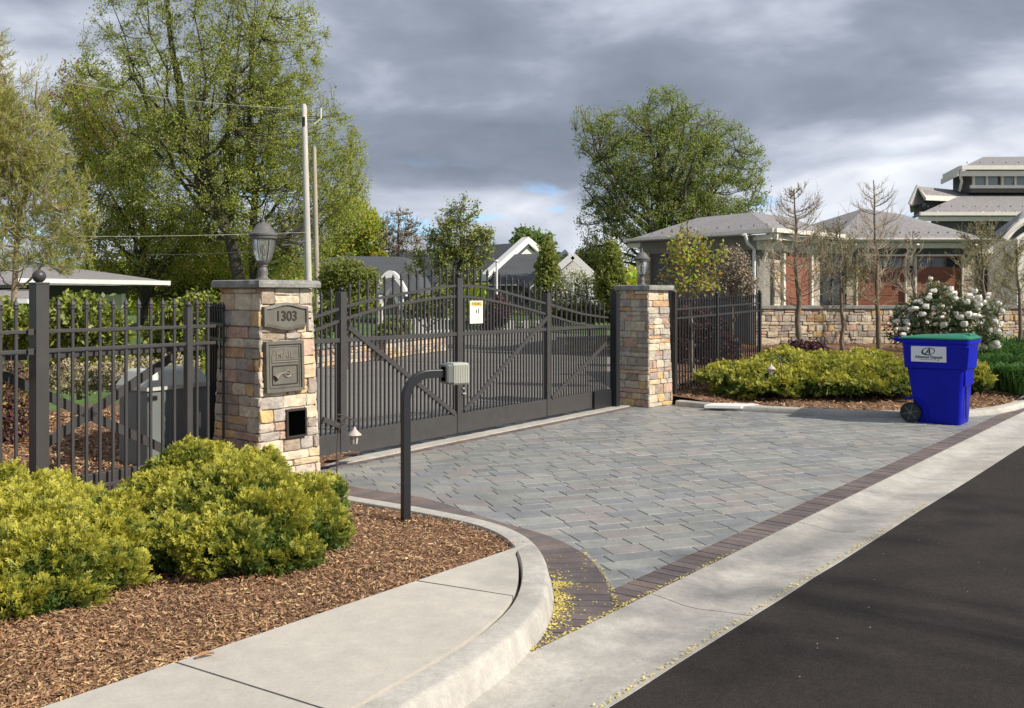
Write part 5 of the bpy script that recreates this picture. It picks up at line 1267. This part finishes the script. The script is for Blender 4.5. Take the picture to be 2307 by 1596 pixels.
def juniper(name, label, blobs, seed, n=5000, L_=.10, group=None, gold=1.0, flat=.35, sub=9, lw=.10, layer=1.0, LL=None):
    LL = LL or L_
    """spreading golden juniper: thousands of feathery sprays whose tips turn gold"""
    r = np.random.default_rng(seed); c0 = np.mean([b[0] for b in blobs], 0); t = thing(name, Vector((c0[0], c0[1], BED)), label, 'shrub', group)
    areas = np.array([b[1][0] * b[1][2] + b[1][1] * b[1][0] for b in blobs]); k = r.choice(len(blobs), n, p=areas / areas.sum()); C_ = np.array([b[0] for b in blobs])[k]; E = np.array([b[1] for b in blobs])[k]
    d = unit(r.normal(size=(n, 3))); d[:, 2] = np.where(d[:, 2] < -.35, -d[:, 2], d[:, 2]); rad = 1 + r.normal(-.03, .06, n); surf = C_ + d * E * rad[:, None]; fq = .62 / LL
    zs_ = Vector((1, 1, layer)); lump = np.array([noise.noise(Vector(p) * zs_ * fq * .8) + .7 * noise.noise(Vector(p) * zs_ * fq * 2.4 + Vector((5, 1, 2))) for p in surf]); surf = surf + unit(d / E) * (lump * LL * (.85 if layer < 2 else .8))[:, None]
    # drop sprays buried deep inside a neighbouring lobe
    keep = np.ones(n, bool)
    for (c, e_) in blobs: keep &= ((((surf - c) / e_) ** 2).sum(1) > .52)
    keep &= surf[:, 2] > .10; surf, d, E, lump = surf[keep], d[keep], E[keep], lump[keep]; n = len(surf)
    nr = unit(d / E); hor = nr * [1, 1, 0]; out_ = unit(nr * .5 + hor * .7 + np.array([0, 0, flat]) + r.normal(0, .46, (n, 3))); Ln = (L_ * r.uniform(.65, 1.35, n) * np.where(r.random(n) < .14, r.uniform(1.3, 1.9, n), 1))[:, None]
    side = unit(np.cross(out_, unit(nr + r.normal(0, .35, (n, 3))))); upv = unit(np.cross(side, out_)); P0 = surf - out_ * Ln * .55
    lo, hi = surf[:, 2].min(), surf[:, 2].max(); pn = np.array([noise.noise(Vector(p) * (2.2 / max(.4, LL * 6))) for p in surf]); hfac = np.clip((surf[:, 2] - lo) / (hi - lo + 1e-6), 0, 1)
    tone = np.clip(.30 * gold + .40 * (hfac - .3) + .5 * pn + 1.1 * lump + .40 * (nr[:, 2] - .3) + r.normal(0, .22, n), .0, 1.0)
    # shoots grow gold; tone also paints light on tops, shade in hollows and undersides
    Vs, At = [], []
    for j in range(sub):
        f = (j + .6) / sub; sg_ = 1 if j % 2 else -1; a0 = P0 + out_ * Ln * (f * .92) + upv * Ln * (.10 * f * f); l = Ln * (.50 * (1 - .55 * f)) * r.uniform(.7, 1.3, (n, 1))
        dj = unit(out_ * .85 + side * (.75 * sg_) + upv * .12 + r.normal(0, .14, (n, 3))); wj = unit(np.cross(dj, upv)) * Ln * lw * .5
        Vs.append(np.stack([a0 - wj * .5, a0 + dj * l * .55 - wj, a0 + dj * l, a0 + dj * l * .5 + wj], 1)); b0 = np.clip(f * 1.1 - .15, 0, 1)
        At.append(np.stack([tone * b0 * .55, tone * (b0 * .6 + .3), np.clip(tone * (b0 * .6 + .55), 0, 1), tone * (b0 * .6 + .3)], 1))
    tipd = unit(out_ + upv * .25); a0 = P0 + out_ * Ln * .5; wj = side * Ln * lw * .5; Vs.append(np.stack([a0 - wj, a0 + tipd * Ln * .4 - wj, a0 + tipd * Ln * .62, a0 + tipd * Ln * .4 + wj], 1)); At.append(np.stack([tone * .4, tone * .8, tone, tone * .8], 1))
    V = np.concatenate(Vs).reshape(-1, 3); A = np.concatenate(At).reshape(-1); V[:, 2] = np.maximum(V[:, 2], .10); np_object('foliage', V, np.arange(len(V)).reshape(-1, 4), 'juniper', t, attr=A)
    # interior filled with darker green sprays
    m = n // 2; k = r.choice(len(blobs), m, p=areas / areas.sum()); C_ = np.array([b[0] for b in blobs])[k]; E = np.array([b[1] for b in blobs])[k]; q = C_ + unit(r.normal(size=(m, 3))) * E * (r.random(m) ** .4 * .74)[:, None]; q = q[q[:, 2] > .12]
    V2, F2 = leaves_np(q, L_ * .9, r, 0, .5); np_object('inner_sprays', V2, F2, 'juniper_core', t)
    return t
def wblobs(lst, depth=.9):
    return [(np.array(D(x, y, Y)), np.array([rx * Y / FP, max(rx, ry) * depth * Y / FP * (z_[0] if z_ else 1), ry * Y / FP])) for x, y, rx, ry, Y, *z_ in lst]
# near junipers
juniper('golden_juniper', 'large golden green juniper shrub in front of the numbered stone pillar', wblobs([(430, 1060, 85, 58, 6.55), (520, 1075, 100, 50, 6.45), (590, 1050, 45, 30, 6.7), (360, 1130, 80, 55, 6.15), (540, 1130, 150, 72, 6.0), (660, 1140, 90, 62, 6.1), (735, 1130, 48, 48, 6.3), (430, 1180, 100, 70, 5.75), (590, 1200, 130, 85, 5.7), (695, 1215, 78, 72, 5.85), (400, 1245, 90, 70, 5.4), (510, 1245, 105, 75, 5.35), (620, 1255, 100, 55, 5.5), (700, 1185, 75, 60, 6.0)]), 71, n=42000, LL=.085, L_=.054, lw=.11, sub=10)
juniper('golden_juniper', 'bright yellow green juniper shrub at the left edge, in front of the fence post', wblobs([(-20, 1120, 90, 60, 6.2), (90, 1140, 110, 52, 6.05), (215, 1170, 100, 48, 5.8), (40, 1200, 150, 80, 5.5), (190, 1225, 130, 70, 5.35), (275, 1250, 70, 70, 5.3), (-20, 1290, 120, 90, 4.95), (110, 1290, 140, 85, 4.95), (215, 1290, 90, 65, 5.05), (30, 1350, 110, 62, 4.72), (140, 1345, 90, 50, 4.8)]), 72, n=37000, LL=.085, L_=.054, gold=1.6, lw=.11, sub=10)
# far junipers
G_ = 'golden junipers across the driveway'
juniper('golden_juniper', 'golden spreading juniper behind the hook lantern, right of the far fence', wblobs([(1630, 848, 55, 14, 15.0), (1690, 838, 85, 18, 15.4), (1720, 872, 90, 24, 14.8), (1780, 818, 80, 18, 16.0), (1655, 878, 45, 18, 14.9), (1800, 866, 80, 28, 14.9), (1745, 850, 90, 24, 15.3), (1760, 800, 45, 10, 16.6)]), 73, n=19000, LL=.15, L_=.088, group=G_, flat=-.02, gold=1.1, layer=3.6, lw=.12)
juniper('golden_juniper', 'golden spreading juniper immediately left of the blue bin', wblobs([(1880, 838, 100, 26, 15.3), (1960, 834, 95, 24, 15.4), (1860, 870, 80, 26, 14.8), (1930, 872, 80, 24, 14.7), (2000, 850, 70, 28, 15.0), (1850, 818, 70, 16, 16.2), (2025, 874, 42, 20, 14.5), (1950, 808, 60, 12, 16.4)]), 74, n=20000, LL=.15, L_=.088, group=G_, flat=-.02, gold=1.1, layer=3.6, lw=.12)
juniper('golden_juniper', 'golden spreading juniper showing to the right of the blue bin', wblobs([(2150, 850, 50, 36, 14.6), (2195, 862, 30, 30, 14.3), (2180, 840, 34, 26, 14.9)]), 75, n=5000, LL=.14, L_=.10, group=G_, flat=-.02, gold=1.0, layer=3.6, lw=.12)
# ------------------------------------------------------------------ big trees
SG = 'spring trees behind the left fence'
def gnd(x, Y, z=0.0): return np.array([(x - CX) / FP * Y, Y, z])
Y1 = 34.0
tree('maple_tree', 'tall light green spring tree with a leaning trunk behind the utility poles', gnd(560, Y1), env(Y1, [(300, 60, 110, 110), (420, 30, 130, 140), (540, 60, 130, 150), (650, 130, 90, 150), (360, 200, 170, 110), (520, 260, 200, 150), (680, 300, 120, 150), (760, 360, 70, 130), (420, 380, 200, 140), (620, 470, 180, 130), (700, 90, 45, 110), (250, 130, 90, 90), (780, 480, 50, 80), (330, -60, 90, 90), (520, -80, 110, 90)]), D(400, -40, Y1), .24, 'leaf_maple', 'bark_dark', 81, n1=30, n2=640, n3=6200, leaf=.082, per=14, trunkpath=[gnd(560, Y1), D(520, 560, Y1), D(485, 470, Y1), D(440, 330, Y1), D(400, 200, Y1), D(375, -20, Y1)], lowstart=.25, twig_r=.007, l3=1.3, spread=.07, group=SG, up=.5)
tree('maple_tree', 'upright light green spring tree right behind the pale utility pole', gnd(580, 35.5), env(35.5, [(560, 150, 90, 120), (600, 300, 110, 140), (700, 420, 110, 120), (640, 560, 120, 90), (780, 420, 60, 100), (800, 340, 35, 60), (570, 20, 60, 100)]), D(565, 60, 35.5), .17, 'leaf_maple', 'bark_dark', 82, n1=20, n2=300, n3=2600, leaf=.082, per=14, trunkpath=[gnd(580, 35.5), D(572, 500, 35.5), D(566, 300, 35.5), D(565, 60, 35.5)], lowstart=.2, group=SG, up=.5, l3=1.3, spread=.07)
Y2 = 38.0
tree('broadleaf_tree', 'olive and russet spring tree filling the gap behind the left fence', gnd(330, Y2), env(Y2, [(190, 230, 90, 100), (280, 300, 130, 130), (230, 430, 150, 130), (380, 420, 170, 140), (330, 560, 200, 90), (500, 540, 140, 110), (160, 330, 70, 110), (600, 600, 120, 60)]), D(310, 260, Y2), .2, 'leaf_olive', 'bark_dark', 83, n1=24, n2=460, n3=4600, leaf=.105, per=15, leaf2=('leaf_red', .16), lowstart=.15, group=SG, l3=1.4, spread=.12)
tree('russet_tree', 'reddish budding tree whose tips rise left of the tall green tree', gnd(200, 40), env(40, [(170, 190, 40, 60), (200, 260, 70, 70), (140, 260, 50, 70), (240, 340, 90, 80)]), D(190, 190, 40), .15, 'leaf_red', 'bark_dark', 84, n1=10, n2=110, n3=900, leaf=.13, per=8, lowstart=.3, group=SG, l3=1.2)
tree('understory_tree', 'low bright green tree directly behind the picket fence and pillar lantern', gnd(520, 41), env(41, [(420, 580, 130, 60), (560, 590, 130, 60), (360, 640, 140, 50), (640, 640, 90, 50), (520, 650, 140, 50)]), D(520, 560, 41), .14, 'leaf_shrub', 'bark_dark', 85, n1=20, n2=300, n3=3000, leaf=.11, per=14, lowstart=.1, group=SG, l3=1.3, spread=.13)
Y3 = 16.5
tree('bald_cypress', 'yellow olive feathery tree with sweeping branches at the left edge', gnd(40, Y3), env(Y3, [(0, 140, 26, 80), (85, 210, 36, 70), (60, 320, 90, 80), (-10, 300, 90, 120), (0, 430, 130, 110), (120, 420, 90, 80), (165, 500, 66, 60), (30, 550, 140, 60), (150, 580, 72, 44), (-80, 300, 130, 200), (110, 330, 60, 60), (170, 600, 50, 24)]), D(84, 185, Y3), .055, 'leaf_cypress', 'bark_brown_pale', 86, n1=60, n2=420, n3=5000, leaf=.11, per=11, droop=.1, aspect=.11, leafdir=True, lowstart=.2, up=.9, trunkpath=[gnd(20, Y3), D(40, 500, Y3), D(80, 330, Y3), D(84, 185, Y3)], l3=1.0, spread=.02, twig_r=.0045, r1=.28)
tree('street_tree', 'sparse roadside tree on the far side of the road, throwing broken shade on the asphalt', (12.6, -1.2, 0), [(np.array([11.0, .8, 8.6]), np.array([1.3, 1.2, .5])), (np.array([10.2, -1.6, 8.2]), np.array([1.5, 1.2, .5])), (np.array([13.6, 2.6, 8.8]), np.array([1.2, 1.2, .4]))], (12.3, -.4, 8.2), .13, 'leaf_maple', 'bark_dark', 99, n1=7, n2=40, n3=200, leaf=.09, per=6, lowstart=.7, l3=.6)
# round willow on the right
Y4 = 48.0
tree('spreading_tree', 'big round umbrella shaped tree rising behind the grey roof', gnd(1500, Y4), env(Y4, [(1500, 260, 70, 65), (1420, 290, 80, 55), (1330, 270, 48, 40), (1350, 320, 60, 60), (1560, 300, 90, 70), (1640, 330, 70, 60), (1690, 380, 50, 60), (1500, 370, 160, 90), (1380, 420, 80, 80), (1640, 440, 100, 60), (1350, 500, 55, 60), (1480, 480, 150, 80), (1600, 500, 120, 60), (1390, 560, 90, 40), (1330, 570, 40, 30), (1490, 215, 38, 25)]), D(1500, 300, Y4), .42, 'leaf_willow', 'bark_dark', 87, n1=50, n2=760, n3=6800, leaf=.125, per=12, droop=.1, lowstart=.25, up=.5, leafdir=True, aspect=.4, l3=1.6, spread=.09, twig_r=.012, trunkpath=[gnd(1498, Y4), D(1497, 560, Y4), D(1490, 480, Y4), D(1500, 300, Y4)])
# trees and plantings beyond the gate
MG = 'small trees beyond the gate'
tree('crabapple_tree', 'dark green small tree with upright shoots centred above the gate', gnd(1035, 24), env(24, [(1035, 530, 62, 55), (1010, 490, 30, 40), (1045, 462, 8, 26), (1075, 480, 7, 34), (1022, 470, 7, 26), (1080, 560, 36, 42), (990, 560, 40, 45), (1030, 600, 60, 45), (970, 530, 22, 25), (1105, 540, 14, 30), (935, 590, 26, 30)]), D(1038, 470, 24), .07, 'leaf_dark', 'bark_dark', 88, n1=18, n2=150, n3=900, leaf=.07, per=11, lowstart=.3, up=.5, l3=.5, spread=.05, group=MG)
tree('round_tree', 'rounded soft green small tree behind the gate, right of the two poles', gnd(780, 22), env(22, [(780, 620, 62, 38), (760, 640, 50, 34), (815, 635, 45, 34), (780, 665, 60, 30)]), D(780, 610, 22), .06, 'leaf_bright', 'bark_dark', 89, n1=10, n2=110, n3=1300, leaf=.085, per=11, lowstart=.3, l3=.4, spread=.05, group=MG)
tree('columnar_tree', 'narrow columnar green tree in front of the white gable', gnd(1235, 30), env(30, [(1235, 585, 22, 40), (1232, 625, 28, 45), (1238, 660, 30, 40), (1234, 555, 10, 18)]), D(1235, 560, 30), .06, 'leaf_bright', 'bark_dark', 90, n1=8, n2=80, n3=900, leaf=.12, per=10, lowstart=.2, l3=.5, group=MG)
tree('columnar_tree', 'narrow conical bright green tree left of the far lantern', gnd(1380, 27), env(27, [(1378, 590, 22, 40), (1375, 630, 33, 42), (1380, 665, 36, 36), (1377, 556, 10, 18)]), D(1378, 560, 27), .06, 'leaf_bright', 'bark_dark', 91, n1=8, n2=90, n3=1200, leaf=.11, per=10, lowstart=.2, l3=.5, group=MG)
tree('lime_tree', 'pale lime green tree behind the white gable roof', gnd(1200, 70), env(70, [(1185, 545, 34, 28), (1220, 548, 26, 24), (1200, 580, 50, 30)]), D(1200, 540, 70), .15, 'leaf_lime', 'bark_dark', 92, n1=8, n2=60, n3=600, leaf=.35, per=12, lowstart=.3, l3=1.2, spread=.2, group=MG)
tree('blossom_tree', 'small tree in white green blossom against the white gable', gnd(1330, 29), env(29, [(1290, 640, 45, 35), (1330, 650, 45, 40), (1260, 670, 35, 26), (1370, 680, 26, 26)]), D(1320, 620, 29), .05, 'leaf_bright', 'bark_dark', 93, n1=8, n2=60, n3=380, leaf=.08, per=7, leaf2=('petal_white', .35), lowstart=.3, l3=.5, group=MG)
tree('bare_tree', 'leafless grey brown tree against the sky left of the gate centre', gnd(895, 55), env(55, [(900, 510, 48, 45), (880, 540, 40, 30), (935, 520, 30, 30), (915, 555, 50, 20)]), D(898, 480, 55), .14, 'twig_bud', 'bark_brown', 94, n1=14, n2=150, n3=900, leaf=.12, per=2, lowstart=.3, twig_r=.014, l3=1.0, up=.6)
tree('broadleaf_tree', 'light green trees edge behind the low house, right of the poles', gnd(800, 64), env(64, [(790, 500, 60, 60), (840, 530, 35, 50), (770, 570, 60, 40), (850, 585, 30, 30)]), D(800, 470, 64), .18, 'leaf_olive', 'bark_dark', 95, n1=14, n2=180, n3=1800, leaf=.22, per=9, lowstart=.15, l3=1.2, spread=.12, group=SG)
tree('russet_tree', 'rusty orange tree under the round tree, behind the white gable', gnd(1330, 52), env(52, [(1320, 590, 30, 30), (1350, 600, 40, 35), (1300, 620, 40, 30)]), D(1330, 590, 52), .1, 'leaf_rust', 'bark_dark', 96, n1=8, n2=70, n3=700, leaf=.2, per=10, lowstart=.2, l3=.9, spread=.12)
# far belt of trees closing the horizon
def belt():
    r = np.random.default_rng(5); n = 60000; x = r.uniform(-400, 2700, n); Y = r.uniform(85, 120, n); X = (x - CX) / FP * Y
    h = np.array([4.2 + 2.2 * noise.noise(Vector((a / 60, 3.1, 0))) + 1.2 * noise.noise(Vector((a / 14, 9.1, 0))) for a in x]); z = h * r.random(n) ** .7
    V, F = leaves_np(np.stack([X, Y, z], 1), .75, r, 0, .7); return tag(np_object('distant_woods', V, F, 'leaf_olive', loc=None), kind='stuff')
belt()
# ------------------------------------------------------------------ shrubs behind the left fence
def shrub(name, label, base, blobs, leafmat, seed, leaf=.07, n=900, per=8, bark='bark_brown', group=None, n2=70, leaf2=None, cat='shrub', l3=.3, twig_r=.004, aspect=.6):
    return tree(name, label, base, blobs, np.array(blobs[0][0]), .03, leafmat, bark, seed, n1=10, n2=n2, n3=n, leaf=leaf, per=per, lowstart=.05, twig_r=twig_r, l3=l3, spread=.03, cat=cat, group=group, leaf2=leaf2, r1=.6, aspect=aspect)
shrub('laurel_shrub', 'glossy green leafy shrub behind the fence, right of the big fence post', gnd(180, 12.2, .35), env(12.2, [(180, 720, 85, 50), (140, 750, 60, 45), (230, 745, 60, 45), (180, 690, 50, 30), (250, 775, 40, 30)]), 'leaf_shrub', 101, .085, 1500, 9, l3=.3, group='green shrubs behind the left fence')
shrub('laurel_shrub', 'yellow green leafy shrub behind the fence, close to the stone pillar', gnd(430, 13, .35), env(13, [(420, 720, 60, 45), (380, 755, 60, 40), (450, 690, 40, 35), (440, 760, 50, 35)]), 'leaf_shrub', 102, .075, 1300, 9, group='green shrubs behind the left fence')
shrub('laurel_shrub', 'green shrub at the far left edge behind the fence', gnd(30, 12.6, .35), env(12.6, [(30, 740, 60, 45), (-30, 720, 60, 60)]), 'leaf_shrub', 103, .085, 800, 9, group='green shrubs behind the left fence')
shrub('barberry_shrub', 'dark red leaved shrub at the left edge behind the fence', gnd(20, 9.4, .2), env(9.4, [(20, 900, 50, 90), (-20, 980, 60, 80), (35, 1000, 34, 60)]), 'leaf_rust', 104, .05, 1000, 8, leaf2=('leaf_purple', .6))
shrub('hydrangea_shrub', 'row of bare tan hydrangea stems with dry buds behind the fence', gnd(300, 11.8, .3), env(11.8, [(300, 845, 110, 42), (160, 850, 70, 40), (400, 830, 60, 36)]), 'twig_bud', 105, .05, 1300, 4, bark='twig_tan', n2=130, l3=.4, twig_r=.005)
shrub('clipped_hedge', 'low clipped olive hedge under the laurels behind the fence', gnd(290, 13.2, .3), env(13.2, [(140, 815, 80, 26), (270, 812, 90, 28), (400, 810, 80, 26)]), 'leaf_olive', 106, .05, 2200, 10, cat='hedge')
shrub('garden_shrub', 'dark green shrub behind the left half of the gate', gnd(760, 20, .0), env(20, [(760, 705, 45, 30), (730, 730, 40, 25), (820, 690, 40, 20)]), 'leaf_bright', 107, .07, 700, 9, group='shrubs seen through the gate')
shrub('garden_shrub', 'round clipped dark shrub behind the gate beside the arbour', gnd(880, 27, .0), env(27, [(880, 745, 36, 22), (905, 740, 24, 18)]), 'leaf_dark', 108, .08, 600, 9, group='shrubs seen through the gate')
shrub('garden_shrub', 'mixed green hedge behind the gate below the white gable', gnd(1290, 31, .0), env(31, [(1250, 705, 40, 26), (1310, 705, 50, 24), (1370, 700, 30, 30)]), 'leaf_bright', 109, .10, 1000, 9, leaf2=('leaf_rust', .3), group='shrubs seen through the gate')
shrub('garden_shrub', 'purple leaved shrub behind the gate beside the warning board', gnd(1125, 32, .0), env(32, [(1125, 700, 26, 34), (1105, 720, 24, 24)]), 'leaf_purple', 110, .09, 600, 9, group='shrubs seen through the gate')
shrub('garden_shrub', 'green shrub behind the gate left of its middle upright', gnd(970, 30, .0), env(30, [(960, 690, 40, 30), (1000, 680, 30, 40), (930, 700, 30, 20)]), 'leaf_dark', 111, .09, 700, 9, group='shrubs seen through the gate')
# ------------------------------------------------------------------ planting by the stone house
BG = 'bare saplings in front of the stone wall'
def gz(x, Y): return np.array([(x - CX) / FP * Y, Y, rz2(0, Y)])
sapling('bare_sapling', 'leafless twiggy sapling nearest the fence, in front of the red door', gz(1803, 18.6), D(1789, 426, 18.6), .95, 121, n=78, tr=.066, low=.30, group=BG, bud=('twig_bud', 2, .03))
sapling('bare_sapling', 'thin leafless sapling second from the fence, in front of the dark windows', gz(1900, 19.0), D(1888, 500, 19.0), .85, 122, n=64, tr=.048, low=.30, group=BG, mat_='twig_bud', bud=('twig_bud', 3, .03))
sapling('bare_sapling', 'tallest leafless sapling, in front of the left garage door', gz(1982, 18.8), D(1968, 406, 18.8), .80, 123, n=70, tr=.058, low=.28, group=BG)
sapling('bare_sapling', 'slender pale sapling in front of the right garage door', gz(2062, 20.0), D(2056, 520, 20.0), .45, 124, n=40, tr=.035, low=.3, group=BG)
sapling('bare_sapling', 'olive budded sapling right of the white blossoming shrub', gz(2232, 18.6), D(2205, 500, 18.6), .75, 125, n=66, tr=.046, low=.30, group=BG, mat_='twig_bud', bud=('twig_bud', 3, .032))
sapling('bare_sapling', 'sapling cut by the right edge of the photo', gz(2297, 18.8), D(2292, 540, 18.8), .65, 126, n=60, tr=.05, low=.42, group=BG, mat_='twig_bud', bud=('twig_bud', 3, .03))
tree('serviceberry_tree', 'slim pale barked tree with bronze young leaves behind the right fence', gz(1562, 17.0), env(17.0, [(1555, 560, 50, 50), (1520, 590, 36, 26), (1590, 590, 40, 36), (1545, 520, 22, 24), (1500, 620, 22, 16), (1560, 640, 60, 26), (1620, 560, 26, 14)]), D(1548, 500, 17.0), .045, 'leaf_rust', 'bark_pale', 127, n1=12, n2=60, n3=240, leaf=.085, per=5, lowstart=.5, l3=.35, leaf2=('leaf_olive', .65), up=.5, twig_r=.005)
shrub('dry_shrub', 'brown dry leafless bush against the dark side wall of the stone house', gz(1650, 22.0), env(22, [(1650, 600, 45, 50), (1620, 640, 40, 40), (1675, 640, 34, 40)]), 'twig_tan', 128, .05, 1500, 4, bark='bark_brown', n2=110, l3=.5)
shrub('purple_hedge', 'tall dark purple leaved hedge behind the right fence', gz(1580, 18.2), env(18.2, [(1560, 740, 45, 60), (1605, 760, 40, 60), (1535, 790, 30, 60), (1640, 790, 30, 40), (1580, 820, 60, 40)]), 'leaf_purple', 129, .075, 2200, 9, l3=.35, cat='hedge')
shrub('purple_barberry', 'low dark purple shrub at the foot of the first sapling', gz(1815, 18.0), env(18.0, [(1800, 782, 26, 12), (1835, 784, 26, 11)]), 'leaf_purple', 130, .06, 500, 8)
vb = shrub('viburnum_shrub', 'large shrub covered in white snowball flowers behind the blue bin', gz(2120, 17.2), env(17.2, [(2120, 700, 75, 50), (2060, 720, 55, 50), (2190, 715, 60, 55), (2030, 750, 36, 30), (2110, 755, 90, 36), (2230, 750, 34, 36), (2110, 660, 40, 30)]), 'leaf_viburnum', 131, .07, 1300, 6, l3=.35, n2=120)
def snowballs():
    r = np.random.default_rng(77); q = []
    bl = env(17.2, [(2120, 700, 78, 54), (2060, 715, 55, 45), (2190, 712, 62, 56), (2030, 745, 36, 30), (2230, 750, 34, 36), (2110, 656, 45, 30)])
    P_ = sample_env(bl, 600, r, .9); P_ = P_[P_[:, 1] < 17.25][:98]; P_[:, 1] -= .07
    vs, fs = [], []; ico = None
    th = np.linspace(0, np.pi, 5); ph = np.arange(8) * 2 * np.pi / 8
    for i, p in enumerate(P_):
        rr_ = r.uniform(.038, .075); m = MB(); rings = []
        for a in th[1:-1]: rings.append([Vector(p) + Vector((math.sin(a) * math.cos(b), math.sin(a) * math.sin(b), math.cos(a) * .85)) * rr_ * r.uniform(.72, 1.15) for b in ph])
        m.loft(rings[::-1]); b0 = len(m.v); m.build('flower_head', 'petal_white', vb, smooth=True)
snowballs()
# grassy clumps at the right edge
def grass_clumps(label, centres, seed, hgt=.42):
    r = np.random.default_rng(seed); Vs = []
    for (x, Y, rad, n) in centres:
        c = gz(x, Y); a = r.uniform(0, 6.283, n); rr_ = rad * np.sqrt(r.random(n)); b = c + np.stack([np.cos(a) * rr_, np.sin(a) * rr_, np.zeros(n)], 1); a2 = a + r.normal(0, .6, n); h = hgt * r.uniform(.5, 1.15, n); ln = h * r.uniform(.3, .9, n)
        d = np.stack([np.cos(a2), np.sin(a2), np.zeros(n)], 1); s = np.stack([-np.sin(a2), np.cos(a2), np.zeros(n)], 1) * .011; m_ = b + d * (ln * .35)[:, None] + np.array([0, 0, 1]) * (h * .75)[:, None]; t_ = b + d * ln[:, None] + np.array([0, 0, 1]) * (h * .85)[:, None]
        Vs += [np.stack([b - s, b + s, m_ + s, m_ - s], 1), np.stack([m_ - s, m_ + s, t_ + s * .2, t_ - s * .2], 1)]
    V = np.concatenate(Vs).reshape(-1, 3); return tag(np_object('border_grass', V, np.arange(len(V)).reshape(-1, 4), 'grass'), kind='stuff')
grass_clumps('x', [(2250, 15.6, .5, 900), (2300, 15.3, .5, 900), (2225, 16.4, .4, 700), (2290, 16.6, .6, 900), (2340, 15.0, .5, 700), (2270, 17.6, .6, 900), (2330, 18.2, .7, 900), (2300, 19.0, .7, 700)], 141)
